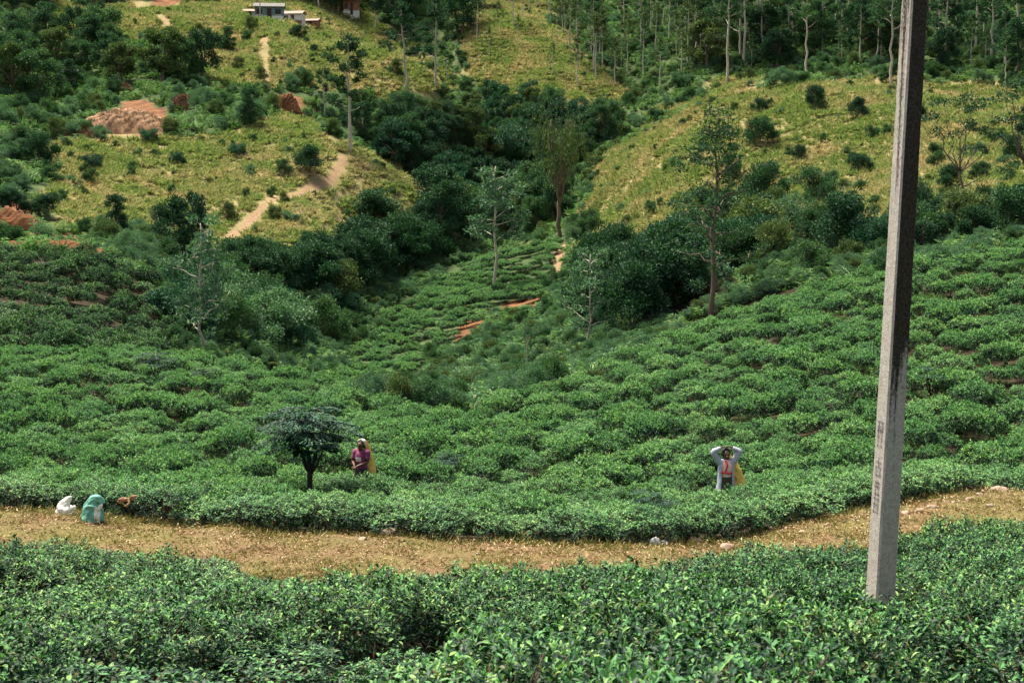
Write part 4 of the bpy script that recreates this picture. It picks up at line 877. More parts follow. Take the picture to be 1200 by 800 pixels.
def build_pole():
    o = empty('concrete_pole', POLE)
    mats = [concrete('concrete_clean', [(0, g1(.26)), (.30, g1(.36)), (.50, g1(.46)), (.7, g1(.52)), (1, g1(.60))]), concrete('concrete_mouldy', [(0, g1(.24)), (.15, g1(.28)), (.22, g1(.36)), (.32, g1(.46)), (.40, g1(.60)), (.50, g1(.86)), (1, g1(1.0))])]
    bm = bmesh.new(); hw0, hw1, Lh, th = .108, .084, 8.2, R_(17)
    rings = []
    for k in range(60):
        t = k / 59; z = -.6 + (Lh + .6) * t; h = hw0 + (hw1 - hw0) * t; c = .016
        r = []
        for (sx, sy) in ((1, 1), (-1, 1), (-1, -1), (1, -1)):
            pr = [(sx * h, sy * (h - c)), (sx * (h - c), sy * h)]
            if sx * sy < 0: pr = pr[::-1]
            for x, y in pr:
                X, Y = x * math.cos(th) - y * math.sin(th), x * math.sin(th) + y * math.cos(th)
                r.append(bm.verts.new((X + random.gauss(0, .0008), Y + random.gauss(0, .0008), z)))
        rings.append(r)
    for a, b in zip(rings, rings[1:]):
        for i in range(8):
            f = bm.faces.new((a[i], a[(i + 1) % 8], b[(i + 1) % 8], b[i])); f.smooth = False
    bm.faces.new(rings[-1]); bm.normal_update()
    bmesh.ops.recalc_face_normals(bm, faces=bm.faces)
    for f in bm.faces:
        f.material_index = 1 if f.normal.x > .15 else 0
    me = bpy.data.meshes.new('shaft'); bm.to_mesh(me); bm.free()
    for m in mats: me.materials.append(m)
    link('shaft', me, o)
    # worn stencilled characters down the paler face
    pm, nt, b = node_mat('stencil_paint'); b.inputs['Base Color'].default_value = (.10, .095, .09, 1); b.inputs['Roughness'].default_value = .9
    tr = nt.nodes.new('ShaderNodeBsdfTransparent'); mx = nt.nodes.new('ShaderNodeMixShader')
    nt.links.new(ramp(nt, noise(nt, 55, 5, ocoord(nt)), [(.38, (0, 0, 0)), (.62, (.85, .85, .85))]), mx.inputs[0]); nt.links.new(tr.outputs[0], mx.inputs[1]); nt.links.new(b.outputs[0], mx.inputs[2])
    nt.links.new(mx.outputs[0], nt.nodes['Material Output'].inputs['Surface'])
    H_, V_ = lambda z, x0=-1, x1=1: (x0, z - .16, x1, z + .16), lambda x, z0=-1, z1=1: (x - .22, z0, x + .22, z1)
    glyph = [[V_(-.7), V_(.7), H_(.85), H_(-.85), H_(0)], [V_(-.75, -1, 2.6), V_(.6, -1, 2.6), H_(2.5), H_(-.8), H_(.9)], [H_(0), V_(0, -.9, .9)], [V_(-.7), H_(.8), H_(-.8), V_(.75), H_(0, -.2, .8)], [V_(.3), H_(.2), V_(-.5, -.3, .8)],
             [V_(-.5), V_(.5), H_(.8)], [H_(.7), V_(.6), V_(-.6, -.8, .2), H_(-.1)], [V_(-.7), V_(0), V_(.7), H_(-.8), H_(.8)]]
    zc = [398, 417, 441, 452, 467, 475, 484, 496]
    for gl, py in zip(glyph, zc):
        z = (715 - py) / F_PX * 13.3 * 1.0 + .02; h = hw0 + (hw1 - hw0) * (z + .6) / (Lh + .6); G = Geo(); s = .050
        nx = -h - .003                                              # the pole's own -x face
        for x0, z0, x1, z1 in gl:
            q = np.array([[nx, -x0 * s * .95, z + z0 * s], [nx, -x1 * s * .95, z + z0 * s], [nx, -x1 * s * .95, z + z1 * s], [nx, -x0 * s * .95, z + z1 * s]])
            ca, sa = math.cos(th), math.sin(th); q = np.c_[q[:, 0] * ca - q[:, 1] * sa, q[:, 0] * sa + q[:, 1] * ca, q[:, 2]]
            nx -= .0006; G.add(q, [[0, 1, 2], [0, 2, 3]])
        link('stencil_mark', G.mesh('stencil_mark', [pm]), o)
    o.rotation_euler = (R_(-.5), R_(1.85), 0)
    tag(o, 'tall leaning square concrete pole blackened by mould, with worn stencilled characters', 'pole')
build_pole()

# ------------------------------------------------------------------ soft things: bags, cloth, rocks
def loft(P, rx, ry, k=20, amp=.0, fr=3.0, seed=0, a0=0.0, a1=2 * math.pi, lean=None):
    """rings of ellipses along a centre line; wrinkled by noise; closed when the angle runs all round"""
    P = np.asarray(P, float); n = len(P); rx = np.asarray(rx, float); ry = np.asarray(ry, float)
    closed = abs(a1 - a0 - 2 * math.pi) < 1e-6
    th = np.linspace(a0, a1, k, endpoint=not closed); T = nrm(np.gradient(P, axis=0))
    U = nrm(np.cross(np.array([0, 1.0, 0]), T)); W = np.cross(T, U)
    w = np.zeros((n, k))
    if amp:
        i, j = np.meshgrid(np.arange(n) / n * 6, th, indexing='ij')
        w = amp * (np.sin(fr * j + 2.1 * i + seed) * .5 + np.sin(2 * fr * j - 3.7 * i + seed * 2) * .3 + np.sin(fr * .7 * j + 5.3 * i + seed * 3) * .4)
    V = P[:, None] + (rx[:, None] * np.cos(th)[None] * (1 + w))[..., None] * U[:, None] + (ry[:, None] * np.sin(th)[None] * (1 + w))[..., None] * W[:, None]
    V = V.reshape(-1, 3); F = []
    for r in range(n - 1):
        for c in range(k if closed else k - 1):
            a, b = r * k + c, r * k + (c + 1) % k; F += [[a, b, b + k], [a, b + k, a + k]]
    if closed:
        V = np.r_[V, P[:1], P[-1:]]
        for c in range(k): F += [[(c + 1) % k, c, n * k], [(n - 1) * k + c, (n - 1) * k + (c + 1) % k, n * k + 1]]
    return V, np.array(F)
def spline(K, n):
    """smooth resampling of key rows"""
    K = np.asarray(K, float); t = np.arange(len(K)); u = np.linspace(0, len(K) - 1, n); out = []
    for c in range(K.shape[1]):
        y = K[:, c]; m = np.gradient(y); i = np.clip(u.astype(int), 0, len(K) - 2); s = u - i
        out.append((2 * s ** 3 - 3 * s ** 2 + 1) * y[i] + (s ** 3 - 2 * s ** 2 + s) * m[i] + (-2 * s ** 3 + 3 * s ** 2) * y[i + 1] + (s ** 3 - s ** 2) * m[i + 1])
    return np.stack(out, 1)
def soft(name, keys, mat, parent=None, n=28, k=26, amp=.06, fr=4, seed=0, loc=(0, 0, 0), **kw):
    S = spline(keys, n); V, F = loft(S[:, :3], np.maximum(S[:, 3], .004), np.maximum(S[:, 4], .004), k, amp, fr, seed, **kw)
    return link(name, tri_mesh(name, V, F, [mat] if not isinstance(mat, list) else mat, smooth=True), parent, loc)
def cloth(name, a, b_, rough=.7, sc=30, bmp=.4): return plain(name, a, b_, sc, rough, 5, bmp, True, .3, .01)
m, nt, b = node_mat('sack_green'); v = ocoord(nt); sx = nt.nodes.new('ShaderNodeSeparateXYZ'); nt.links.new(v, sx.inputs[0])
wv = noise(nt, 60, 4, v); teal = ramp(nt, noise(nt, 5, 4, v), [(.3, (.055, .25, .20)), (.7, (.15, .42, .34))])
band = math_(nt, 'MULTIPLY', math_(nt, 'GREATER_THAN', sx.outputs['X'], .06), math_(nt, 'LESS_THAN', sx.outputs['X'], .17))
low = math_(nt, 'LESS_THAN', sx.outputs['Z'], .36)
nt.links.new(mixc(nt, math_(nt, 'MULTIPLY', band, low), teal, (.62, .66, .62)), b.inputs['Base Color']); b.inputs['Roughness'].default_value = .55; bump(nt, b, noise(nt, 11, 5, v, .6), .8, .04)
plain('plastic_white', (.62, .60, .57), (.82, .80, .77), 9, .5, 4, .3); plain('plastic_grey', (.50, .52, .54), (.74, .77, .78), 9, .45, 4, .3)
cloth('cloth_brown', (.20, .10, .05), (.36, .20, .11)); cloth('sack_yellow', (.62, .38, .06), (.80, .55, .14), .75, 14)
s1, s0 = SACKS[1], SACKS[0]
sk = empty('woven_sack', s1 + Vector((0, 0, -.01)), 0, .86)
soft('body', [(0, 0, 0, .235, .17), (-.01, 0, .04, .255, .19), (-.01, 0, .15, .245, .18), (-.015, 0, .27, .215, .15), (-.01, 0, .37, .175, .12), (.01, 0, .45, .145, .10), (.05, 0, .505, .115, .085), (.105, 0, .515, .095, .075), (.16, -.01, .475, .085, .06), (.19, -.02, .41, .075, .045)], MAT['sack_green'], sk, 60, 48, .11, 4.3, 1)
soft('fold', [(-.15, -.09, .36, .015, .012), (-.05, -.125, .385, .035, .02), (.05, -.12, .35, .045, .022), (.14, -.09, .32, .035, .02), (.19, -.06, .31, .015, .012)], MAT['sack_green'], sk, 20, 14, .08, 3, 4)
soft('mouth', [(.12, -.075, .33, .03, .012), (.155, -.08, .36, .04, .012), (.19, -.075, .40, .032, .012), (.20, -.055, .43, .014, .01)], MAT['plastic_white'], sk, 14, 14, .1, 3, 6)
tag(sk, 'teal woven sack with white stripe and folded-over top standing by the path', 'sack')
wb = empty('plastic_bag', s0 + Vector((0, 0, -.01)))
soft('body', [(0, 0, 0, .15, .11), (0, 0, .05, .18, .13), (-.01, 0, .13, .165, .12), (-.01, 0, .20, .12, .08), (.02, 0, .255, .08, .05), (.05, 0, .30, .055, .035), (.10, 0, .335, .035, .02), (.13, 0, .335, .012, .01)], MAT['plastic_white'], wb, 34, 30, .13, 3.4, 2)
soft('handle', [(.10, -.04, .12, .05, .04), (.16, -.05, .15, .045, .03), (.20, -.05, .19, .02, .012)], MAT['plastic_white'], wb, 12, 12, .15, 3, 3)
tag(wb, 'crumpled white plastic bag slumped beside the teal sack', 'bag')
q = at(146, 585, .72, 24)
cb = empty('cloth_strip', q + Vector((0, .1, .62)))
soft('strap', [(-.15, 0, .0, .02, .015), (-.10, 0, .02, .045, .022), (-.03, 0, .045, .035, .02), (.05, -.01, .05, .028, .014), (.13, -.02, .09, .030, .014), (.20, -.02, .12, .012, .01)], MAT['cloth_brown'], cb, 30, 18, .30, 3, 1)
soft('tail', [(.04, -.02, .045, .022, .012), (.065, -.05, .0, .018, .010), (.03, -.07, -.04, .018, .010), (-.02, -.07, -.055, .009, .008)], MAT['cloth_brown'], cb, 14, 12, .16, 3, 2)
tag(cb, 'rolled brown cloth left lying on top of the clipped tea row', 'cloth')
pb = at(772, 640)
o = soft('plastic_sheet', [(-.13, 0, .0, .05, .05), (-.09, 0, .05, .09, .06), (-.05, 0, .11, .05, .03), (.0, 0, .055, .06, .05), (.10, 0, .05, .05, .05), (.17, 0, .03, .02, .03)], MAT['plastic_grey'], None, 26, 20, .22, 3.3, 5, loc=pb + Vector((0, 0, .015)))
tag(o, 'crumpled white plastic bag dropped at the edge of the path', 'bag')
# stones
plain('stone', (.20, .14, .10), (.38, .29, .23), 7, .9, 7, .6)
def rock_mesh(seed):
    g = np.random.default_rng(seed); bm = bmesh.new(); bmesh.ops.create_icosphere(bm, subdivisions=3, radius=1)
    ax = nrm(g.normal(0, 1, (9, 3))); d = g.uniform(.55, .9, 9)
    for v in bm.verts:
        p = np.array(v.co)
        for a, dd in zip(ax, d):
            e = p @ a - dd
            if e > 0: p = p - a * e * .9
        p = p * (1 + .05 * math.sin(7 * p[0] + seed) * math.sin(6 * p[1]) + .03 * math.sin(13 * p[2] + 9 * p[0]))
        v.co = p * [1, .85, .62]
    me = bpy.data.meshes.new('rock'); bm.to_mesh(me); bm.free(); me.materials.append(MAT['stone'])
    for f in me.polygons: f.use_smooth = True
    return me
ROCKS = [rock_mesh(s) for s in range(5)]
for i, (px, py, w) in enumerate(((815, 638, 18), (852, 644, 19), (456, 627, 20), (425, 634, 12), (1092, 597, 14), (1078, 600, 10), (1062, 604, 13), (1171, 577, 20), (1190, 573, 12), (1160, 595, 12), (1148, 581, 9), (1135, 586, 9), (1045, 605, 9),
                                 (990, 613, 9), (1004, 612, 8), (888, 624, 9), (904, 622, 12), (921, 620, 8), (940, 625, 9), (968, 617, 10), (1118, 590, 8), (1105, 607, 7), (330, 640, 7), (250, 628, 6), (560, 650, 6), (610, 660, 7), (700, 650, 6))):
    b = at(px, py); r = w / 2 / F_PX * b.y * 1.1
    o = link('rock', ROCKS[i % 5]); o.location = b + Vector((0, 0, r * .30)); o.scale = (r, r, r * rng.uniform(.8, 1.1)); o.rotation_euler = (rng.uniform(-.3, .3), rng.uniform(-.3, .3), rng.uniform(0, 6))
    lab = {0: 'pinkish block of stone at the path edge next to the dropped white bag', 1: 'pale rounded stone on the path just past the pinkish block', 2: 'flat grey stone at the tea-row edge of the path'}.get(i)
    if not lab: lab = 'stone in the line edging the path past the concrete pole' if px > 1030 else 'small stone where the path runs up to the concrete pole' if px > 870 else 'small loose stone on the open stretch of path'
    tag(o, lab, 'stone', None if i < 3 else 'stones past the pole' if px > 1030 else 'stones before the pole' if px > 870 else 'loose stones on the path')

# ------------------------------------------------------------------ brush heaps and earth banks on the hillside
plain('laterite', (.045, .020, .011), (.19, .085, .040), .9, .95, 8, .9, True, .1, .3)
def mound(name, mat, w, d, h, seed, back=.15):
    g = np.random.default_rng(seed); n, k = 26, 40; V = []; F = []
    for i in range(n):
        for j in range(k):
            u, v = i / (n - 1) * 2 - 1, j / (k - 1) * 2 - 1
            r2 = u * u + v * v; z = h * max(0, 1 - abs(v) ** 2.6) * max(0, 1 - abs(u) ** 3.0)
            z += h * .16 * (math.sin(7 * v + seed) * math.sin(5 * u + 2 * seed) + .6 * math.sin(15 * v + 9 * u + seed) + .45 * math.sin(31 * v - 23 * u + 3 * seed)) * max(0, 1 - r2) ** .5
            V.append((v * w / 2, u * d / 2, z - .35))
    for i in range(n - 1):
        for j in range(k - 1):
            a = i * k + j; F += [[a, a + 1, a + k + 1], [a, a + k + 1, a + k]]
    return tri_mesh(name, np.array(V), np.array(F), [mat], smooth=True)
def brush_heap(px, py, wpx, hpx, label, seed):
    b = at(px, py); s = b.y / F_PX; w, h = wpx * s, hpx * s * 1.0; o = empty('brush_heap', b)
    link('mound', mound('mound', MAT['straw'], w, w * .55, h, seed), o)
    g = np.random.default_rng(seed); G = Geo(); n = 1500; u, v = g.uniform(-.95, .95, n), g.uniform(-.95, .95, n)
    z = h * np.maximum(0, 1 - np.abs(v) ** 2.6) * np.maximum(0, 1 - np.abs(u) ** 3) - .3
    G.leaves(np.c_[v * w / 2, u * w * .275, z], g.normal(0, 1, (n, 3)) + [0, 0, .5], g.normal(0, 1, (n, 3)), g.uniform(.3, .9, n), .07, .1, .3)
    link('twigs', G.mesh('twigs', [MAT['straw']]), o); tag(o, label, 'brush heap')
brush_heap(148, 156, 118, 27, 'large brown heap of cut dry brush on the hillside', 3)
brush_heap(92, 158, 46, 12, 'low trailing end of dry brush beside the large heap', 4)
brush_heap(215, 128, 28, 16, 'small heap of cut brush upslope of the large one', 5)
brush_heap(142, 108, 26, 10, 'small pale brush heap behind the large one', 6)
def earth_bank(px, py, wpx, hpx, label, seed, depth=.5):
    b = at(px, py); s = b.y / F_PX; o = link('earth_bank', mound('earth_bank', MAT['laterite'], wpx * s, wpx * s * depth, hpx * s, seed)); o.location = b
    tag(o, label, 'earth bank', kind='structure'); return b
b1 = earth_bank(6, 264, 100, 20, 'orange laterite bank cut above the grassy track', 7, .35)
b2 = earth_bank(50, 292, 160, 14, 'orange earth cut between the grassy track and the dark tea plot', 8, .25)
earth_bank(336, 130, 34, 20, 'orange earth scar on the crest of the grassy hill', 9, .5)
for i in range(9):
    px = -10 + i * 8.5; b = at(px, 258, 0, 100)
    plant('shrub', 0 if i % 2 else 2, b + Vector((0, 1.2, .9 + .4 * math.sin(i))), rng.uniform(1.1, 1.7), 'dark low shrub overhanging the orange laterite bank', 'shrub', 'shrubs on the laterite bank', wide=1.3)

# ------------------------------------------------------------------ houses up the hill
plain('roof_tin', (.09, .088, .085), (.16, .155, .15), 2, .6); plain('roof_pink', (.28, .19, .16), (.42, .30, .26), 2, .7); plain('wall_white', (.55, .53, .49), (.72, .70, .66), 2, .9); plain('wall_teal', (.10, .17, .17), (.16, .24, .23), 2, .9)
plain('wall_rust', (.22, .09, .055), (.34, .16, .10), 2, .9); plain('opening_dark', (.012, .012, .012), (.03, .03, .03), 2, .4); plain('frame_wood', (.10, .07, .05), (.18, .13, .09), 6, .8)
def house(px, py, wpx, hpx, roof, wall, wall2, label, nwin=2, rz=.1, over=.35, depth=.7):
    b = at(px, py); s = b.y / F_PX; w, h = wpx * s, hpx * s; d = w * depth; o = empty('hill_house', b + Vector((0, 0, -.1)), rz); o['label'] = label; o['category'] = 'house'
    G = Geo(); G.box((-w / 2, -d / 2, -1.0), (w / 2, d / 2, h * .74)); link('wall', G.mesh('wall', [MAT[wall]]), o)
    G = Geo(); G.box((-w / 2 - .03, -d / 2 - .03, -1.0), (w / 2 + .03, -d / 2 - .0, h * .22)); link('plinth', G.mesh('plinth', [MAT[wall2]]), o)
    G = Geo(); zr, ze = h, h * .76; ov = over                            # low pitched tin roof with corrugations
    k = int(w / .16); xs = np.linspace(-w / 2 - ov, w / 2 + ov, k * 2 + 1); zz = .02 * np.cos(np.arange(len(xs)) * math.pi)
    for sg in (-1, 1):
        V = np.concatenate([np.c_[xs, np.full(len(xs), sg * (d / 2 + ov)), ze - .08 + zz], np.c_[xs, np.zeros(len(xs)), zr + zz]]); n = len(xs); F = []
        for i in range(n - 1): F += [[i, i + 1, n + i + 1], [i, n + i + 1, n + i]]
        G.add(V, F)
    ro = link('roof', G.mesh('roof', [MAT[roof]]), o)
    G = Geo(); G.box((-w / 2 - ov, -d / 2 - ov - .02, ze - .2), (w / 2 + ov, -d / 2 - ov + .03, ze - .1)); link('fascia', G.mesh('fascia', [MAT['frame_wood']]), ro)
    y = -d / 2 - .05
    G = Geo(); G.box((-.06 * w, y, 0), (.08 * w, -d / 2 + .02, h * .62)); dr = link('door', G.mesh('door', [MAT['opening_dark']]), o)
    G = Geo(); G.box((-.08 * w, y - .03, 0), (-.06 * w, -d / 2, h * .65)); G.box((.08 * w, y - .03, 0), (.10 * w, -d / 2, h * .65)); link('frame', G.mesh('frame', [MAT['frame_wood']]), dr)
    for i in range(nwin):
        x = (-.34, .32, -.2)[i] * w; G = Geo(); G.box((x - .1 * w, y, h * .28), (x + .1 * w, -d / 2 + .02, h * .60)); wi = link('window', G.mesh('window', [MAT['opening_dark']]), o)
        G = Geo(); G.box((x - .12 * w, y - .03, h * .25), (x + .12 * w, -d / 2, h * .28)); link('sill', G.mesh('sill', [MAT['wall_white']]), wi)
house(316, 24, 32, 20, 'roof_tin', 'wall_teal', 'wall_white', 'low grey-roofed bungalow with pale plinth at the top of the pasture')
house(345, 28, 22, 15, 'roof_pink', 'wall_white', 'wall_rust', 'small pink-roofed hut beside the grey-roofed bungalow', 1, -.15)
house(293, 20, 14, 9, 'roof_pink', 'wall_white', 'wall_white', 'tiny white outbuilding on bare earth beside the bungalow', 1, .3)
house(412, 18, 18, 22, 'roof_tin', 'wall_rust', 'wall_white', 'rust-walled house with pale roof among the ridge trees', 1, .1)
house(366, 32, 16, 10, 'roof_pink', 'wall_rust', 'wall_rust', 'small orange-walled shed on the ridge below the bungalow', 1, -.2)
house(14, 92, 26, 18, 'roof_tin', 'wall_rust', 'wall_white', 'tin-roofed hut half hidden in the hillside grove', 1, .2)
house(84, 96, 14, 15, 'roof_tin', 'wall_rust', 'wall_white', 'narrow rust-coloured hut among the grove trees', 1, 0)
G = Geo(); G.tube([(0, 0, -.5), (0, 0, 7.5)], [.11, .08], 8); b = at(305, 26); o = empty('utility_post', b); link('post', G.mesh('post', [MAT['bark_pale']]), o)
G = Geo(); G.box((-.6, -.06, 6.9), (.6, .06, 7.05)); link('crossarm', G.mesh('crossarm', [MAT['frame_wood']]), o); tag(o, 'pale utility post with crossarm in front of the bungalow', 'post')

# ------------------------------------------------------------------ people
plain('skin', (.085, .042, .026), (.12, .062, .038), 8, .5, 3, .1); cloth('hair_black', (.006, .005, .005), (.018, .015, .014), .45, 50); plain('eye_white', (.55, .52, .48), (.6, .57, .53), 5, .3, 2, 0); plain('eye_dark', (.01, .008, .007), (.015, .01, .01), 5, .2, 2, 0)
plain('lip', (.16, .05, .04), (.20, .07, .055), 8, .5, 2, 0); plain('teeth', (.7, .68, .62), (.75, .73, .68), 8, .4, 2, 0)
cloth('jacket_grey', (.30, .31, .40), (.42, .43, .53)); cloth('shirt_pink', (.70, .40, .36), (.85, .58, .53)); cloth('scarf_red', (.50, .03, .035), (.62, .06, .06)); cloth('trouser_dark', (.025, .028, .018), (.055, .055, .035))
cloth('shirt_plum', (.15, .025, .085), (.24, .05, .14)); cloth('print_white', (.62, .52, .54), (.80, .70, .72)); cloth('scarf_cream', (.55, .45, .38), (.72, .62, .54)); cloth('skirt_dark', (.018, .012, .016), (.04, .028, .034))
def skin_body(name, J, mat, parent, sub=2):
    """one continuous surface grown over a jointed skeleton: J = {joint: (xyz, radius, parent joint)}"""
    names = list(J); me = bpy.data.meshes.new(name); ix = {k: i for i, k in enumerate(names)}
    me.from_pydata([J[k][0] for k in names], [(ix[k], ix[J[k][2]]) for k in names if J[k][2]], [])
    o = bpy.data.objects.new(name, me); COL.objects.link(o)
    md = o.modifiers.new('skin', 'SKIN'); md.use_smooth_shade = True; md.branch_smoothing = .6
    for k in names:
        r = J[k][1]; r = r if isinstance(r, tuple) else (r, r); me.skin_vertices[0].data[ix[k]].radius = r
    me.skin_vertices[0].data[ix[names[0]]].use_root = True
    ms = o.modifiers.new('sub', 'SUBSURF'); ms.levels = sub; ms.render_levels = sub
    dg = bpy.context.evaluated_depsgraph_get(); dg.update(); nm = bpy.data.meshes.new_from_object(o.evaluated_get(dg)); bpy.data.objects.remove(o)
    nm.materials.clear(); nm.materials.append(mat)
    for p in nm.polygons: p.use_smooth = True
    return link(name, nm, parent)
def hand(J, pre, wrist, elbow, palm_dir, side, thumb):
    """palm and five separate bent fingers"""
    w = Vector(wrist); d = Vector(palm_dir).normalized(); sd_ = Vector(side).normalized(); nn = d.cross(sd_)
    J[pre + 'palm'] = (tuple(w + d * .055), (.030, .018), pre + 'wrist')
    for i, (off, L) in enumerate(((-.030, .068), (-.010, .078), (.010, .072), (.030, .058))):
        b = w + d * .085 + sd_ * off; J[f'{pre}f{i}a'] = (tuple(b), .0095, pre + 'palm'); J[f'{pre}f{i}b'] = (tuple(b + d * L * .5 - nn * .008), .0085, f'{pre}f{i}a'); J[f'{pre}f{i}c'] = (tuple(b + d * L * .9 - nn * .028), .007, f'{pre}f{i}b')
    b = w + d * .04 + sd_ * thumb * .034; J[pre + 't1'] = (tuple(b), .012, pre + 'palm'); J[pre + 't2'] = (tuple(b + d * .03 + sd_ * thumb * .022), .0095, pre + 't1'); J[pre + 't3'] = (tuple(b + d * .055 + sd_ * thumb * .024), .0075, pre + 't2')
def skeleton(armL, armR, neck, head_off):
    J = {'pelvis': ((0, 0, .86), (.135, .10), None), 'waist': ((0, 0, 1.0), (.12, .09), 'pelvis'), 'chest': ((0, 0, 1.16), (.14, .10), 'waist'), 'sternum': ((0, .005, 1.255), (.10, .075), 'chest'), 'neck': (neck, .05, 'sternum')}
    hx = Vector(neck) + Vector(head_off)
    J['jaw'] = (tuple(hx + Vector((0, -.012, -.045))), (.066, .074), 'neck'); J['skull'] = (tuple(hx + Vector((0, .005, .035))), (.076, .092), 'jaw'); J['crown'] = (tuple(hx + Vector((0, .012, .085))), (.052, .062), 'skull')
    for s, side in ((-1, 'l'), (1, 'r')):
        J[side + 'hip'] = ((s * .085, 0, .80), .095, 'pelvis'); J[side + 'knee'] = ((s * .095, -.02, .46), .062, side + 'hip'); J[side + 'calf'] = ((s * .097, .012, .32), .056, side + 'knee'); J[side + 'ankle'] = ((s * .10, .02, .08), .036, side + 'calf'); J[side + 'toe'] = ((s * .115, -.13, .03), (.036, .026), side + 'ankle')
        sh, el, wr = armL if s < 0 else armR
        J[side + 'shoulder'] = (sh, .058, 'sternum'); J[side + 'upper'] = (tuple((Vector(sh) + Vector(el)) / 2), .047, side + 'shoulder'); J[side + 'elbow'] = (el, .038, side + 'upper'); J[side + 'fore'] = (tuple(Vector(el) * .6 + Vector(wr) * .4), .037, side + 'elbow'); J[side + 'wrist'] = (wr, .025, side + 'fore')
    return J, hx
def face(o, hx, smile=True):
    def dab(name, c, r, mat, seg=12):
        bm = bmesh.new(); bmesh.ops.create_uvsphere(bm, u_segments=seg, v_segments=8, radius=1); me = bpy.data.meshes.new(name)
        for v in bm.verts: v.co = Vector((v.co.x * r[0], v.co.y * r[1], v.co.z * r[2]))
        for f in bm.faces: f.smooth = True
        bm.to_mesh(me); bm.free(); me.materials.append(MAT[mat]); return link(name, me, o, hx + Vector(c))
    for s in (-1, 1):
        dab('eye', (s * .031, -.080, .030), (.014, .008, .008), 'eye_white'); dab('pupil', (s * .031, -.087, .030), (.006, .004, .006), 'eye_dark'); dab('brow', (s * .032, -.083, .047), (.02, .007, .004), 'hair_black'); dab('ear', (s * .080, .005, .015), (.010, .02, .03), 'skin')
    dab('nose', (0, -.092, .004), (.016, .020, .024), 'skin'); dab('mouth', (0, -.080, -.038), (.028, .010, .011), 'lip')
    if smile: dab('teeth', (0, -.087, -.037), (.020, .006, .005), 'teeth')
def rings(name, keys, mat, parent, **kw): return soft(name, keys, mat, parent, **kw)
def sleeve(name, pts_, r, mat, parent, seed=0):
    G = Geo(); P = spline(np.c_[np.array(pts_), np.array(r)], 16); V = None
    G.tube(P[:, :3], P[:, 3] * (1 + .05 * np.sin(np.arange(16) * 2.1 + seed)), 14); return link(name, G.mesh(name, [mat], True), parent)
# the picker in the open grey jacket, hands clasped on her head
pB = empty('person', PERSON_B + Vector((0, 0, .0)), R_(4)); S_B = 1.0
aL = ((-.165, .01, 1.285), (-.30, -.02, 1.50), (-.105, -.015, 1.605)); aR = ((.165, .01, 1.285), (.30, -.02, 1.50), (.115, .0, 1.600))
J, hx = skeleton(aL, aR, (0, -.005, 1.345), (.0, -.015, .105))
hand(J, 'l', aL[2], aL[1], (.95, -.05, .10), (0, -1, .1), -1); hand(J, 'r', aR[2], aR[1], (-.95, .05, .12), (0, -1, .1), -1)
skin_body('body', J, MAT['skin'], pB); face(pB, hx)
rings('hair', [(0, .030, 1.385, .085, .062), (0, .035, 1.43, .097, .080), (0, .028, 1.49, .100, .095), (0, .018, 1.535, .088, .088), (0, .012, 1.565, .050, .055), (0, .01, 1.575, .006, .006)], MAT['hair_black'], pB, n=18, k=26, amp=.04, fr=5)
rings('shirt', [(0, 0, .93, .145, .115), (0, 0, 1.0, .14, .11), (0, -.005, 1.10, .15, .125), (0, -.005, 1.20, .155, .12), (0, 0, 1.28, .125, .095), (0, 0, 1.325, .065, .065)], MAT['shirt_pink'], pB, n=20, k=28, amp=.025)
rings('trousers', [(0, 0, .55, .185, .12), (0, 0, .70, .18, .135), (0, 0, .84, .165, .13), (0, 0, .95, .148, .118)], MAT['trouser_dark'], pB, n=14, k=28, amp=.03)
for s in (-1, 1): sleeve('trouser_leg', [(s * .09, 0, .66), (s * .10, -.01, .46), (s * .10, .01, .25), (s * .102, .02, .10)], [.10, .085, .075, .065], MAT['trouser_dark'], pB, s)
jk = rings('jacket', [(0, .01, .60, .225, .165), (0, .01, .75, .205, .15), (0, .01, .92, .185, .14), (0, .005, 1.08, .18, .14), (0, .005, 1.20, .178, .135), (0, .01, 1.285, .145, .105), (0, .012, 1.33, .085, .075)], MAT['jacket_grey'], pB, n=26, k=40, amp=.03, fr=5, a0=R_(-90 + 38), a1=R_(270 - 38))
for o_ in (jk,):
    md = o_.modifiers.new('thickness', 'SOLIDIFY'); md.thickness = .008
for s, a in ((-1, aL), (1, aR)):
    sleeve('sleeve', [(a[0][0] * .62, .01, 1.25), a[0], tuple((Vector(a[0]) + Vector(a[1])) / 2), a[1], tuple(Vector(a[1]) * .5 + Vector(a[2]) * .5), tuple(Vector(a[1]) * .14 + Vector(a[2]) * .86)], [.085, .078, .068, .062, .052, .042], MAT['jacket_grey'], jk, s)
rings('scarf', [(-.035, -.080, 1.31, .025, .012), (-.005, -.125, 1.24, .022, .012), (-.02, -.135, 1.15, .020, .012), (-.045, -.132, 1.08, .024, .012)], MAT['scarf_red'], pB, n=16, k=12, amp=.12)
rings('waist_tie', [(-.14, -.055, 1.045, .02, .022), (-.07, -.122, 1.055, .02, .028), (.03, -.132, 1.04, .02, .026), (.11, -.09, 1.03, .02, .02)], MAT['scarf_red'], pB, n=16, k=12, amp=.12)
tag(pB, 'person in open grey jacket and pink top, smiling, both hands on head', 'person')
hs = empty('harvest_sack', PERSON_B + Vector((.27, .17, 0)))
soft('body', [(.11, .02, .46, .10, .09), (.10, .01, .52, .15, .13), (.07, 0, .66, .165, .14), (.03, 0, .84, .14, .12), (-.01, 0, 1.02, .11, .10), (-.05, 0, 1.18, .075, .07), (-.10, -.01, 1.30, .045, .04)], MAT['sack_yellow'], hs, 34, 30, .07, 3, 2)
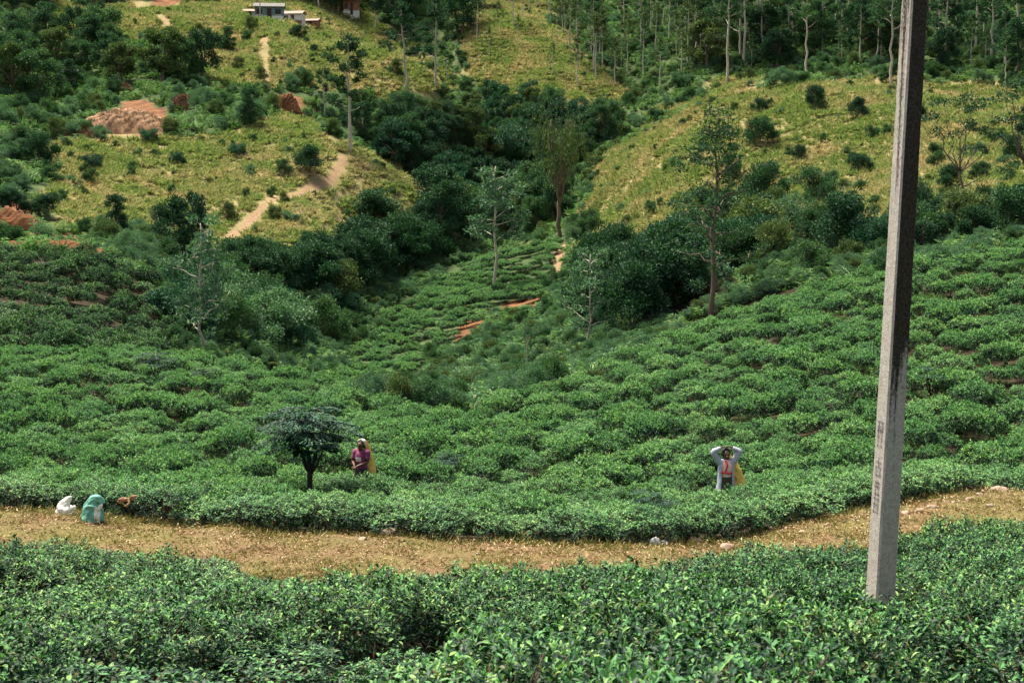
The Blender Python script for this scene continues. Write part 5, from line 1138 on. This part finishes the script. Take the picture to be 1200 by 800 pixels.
soft('strap', [(-.10, -.01, 1.28, .035, .02), (-.15, -.03, 1.37, .025, .014), (-.20, -.07, 1.46, .02, .012)], MAT['sack_yellow'], hs, 12, 10, .1, 3, 1)
tag(hs, 'mustard yellow leaf sack hanging at the side of the picker in grey', 'sack')
# the picker in the plum top, head bowed over the bushes
pA = empty('person', PERSON_A, R_(-22))
aL = ((-.165, .0, 1.265), (-.20, -.07, 1.03), (-.07, -.24, .965)); aR = ((.165, .0, 1.265), (.21, -.06, 1.03), (.02, -.25, .95))
J, hx = skeleton(aL, aR, (0, -.02, 1.335), (0, -.035, .095))
hand(J, 'l', aL[2], aL[1], (.45, -.6, -.45), (.6, .5, 0), -1); hand(J, 'r', aR[2], aR[1], (-.6, -.55, -.4), (-.5, .6, 0), 1)
skin_body('body', J, MAT['skin'], pA); face(pA, hx, False)
rings('hair', [(0, .018, 1.36, .080, .06), (0, .022, 1.41, .094, .08), (0, .012, 1.47, .097, .094), (0, 0, 1.52, .085, .085), (0, -.01, 1.548, .045, .05), (0, -.01, 1.556, .005, .005)], MAT['hair_black'], pA, n=18, k=26, amp=.04, fr=5)
rings('shirt', [(0, 0, .86, .165, .13), (0, 0, .95, .155, .125), (0, -.01, 1.08, .165, .14), (0, -.01, 1.18, .17, .132), (0, 0, 1.265, .14, .10), (0, 0, 1.32, .065, .065)], MAT['shirt_plum'], pA, n=22, k=28, amp=.03)
for s, a in ((-1, aL), (1, aR)): sleeve('sleeve', [(a[0][0] * .6, .0, 1.24), a[0], tuple(Vector(a[0]) * .6 + Vector(a[1]) * .4), tuple(Vector(a[0]) * .25 + Vector(a[1]) * .75)], [.085, .078, .070, .066], MAT['shirt_plum'], pA, s)
pr = soft('print', [(0, -.004, 1.075, .170, .146), (0, -.012, 1.115, .171, .146), (0, -.012, 1.155, .173, .143)], MAT['print_white'], pA, 8, 16, .02, 3, 1, a0=R_(-118), a1=R_(-66))
rings('skirt', [(0, 0, .10, .24, .19), (0, 0, .40, .22, .18), (0, 0, .70, .19, .155), (0, 0, .90, .155, .125)], MAT['skirt_dark'], pA, n=20, k=30, amp=.05, fr=6)
hd = rings('head_cloth', [(0, .075, 1.36, .090, .035), (0, .058, 1.43, .104, .070), (0, .03, 1.495, .108, .100), (0, .005, 1.545, .092, .092), (0, -.005, 1.575, .045, .05), (0, -.005, 1.58, .005, .005)], MAT['scarf_cream'], pA, n=20, k=30, amp=.04, fr=4, a0=R_(-90 + 62), a1=R_(270 - 62))
hd.modifiers.new('thickness', 'SOLIDIFY').thickness = .01
tag(pA, 'person in plum top with white print, head bowed, hands together over tea', 'person')
hs = empty('harvest_sack', PERSON_A + Vector((.14, .20, 0)))
soft('body', [(.08, 0, .58, .10, .08), (.07, 0, .64, .14, .11), (.05, 0, .80, .14, .11), (.03, 0, 1.0, .12, .09), (.0, 0, 1.2, .10, .075), (-.03, -.03, 1.36, .085, .06), (-.08, -.07, 1.48, .07, .045), (-.11, -.11, 1.56, .04, .02)], MAT['sack_yellow'], hs, 34, 28, .07, 3, 4)
tag(hs, 'yellow leaf sack hanging down the back of the picker in plum', 'sack')
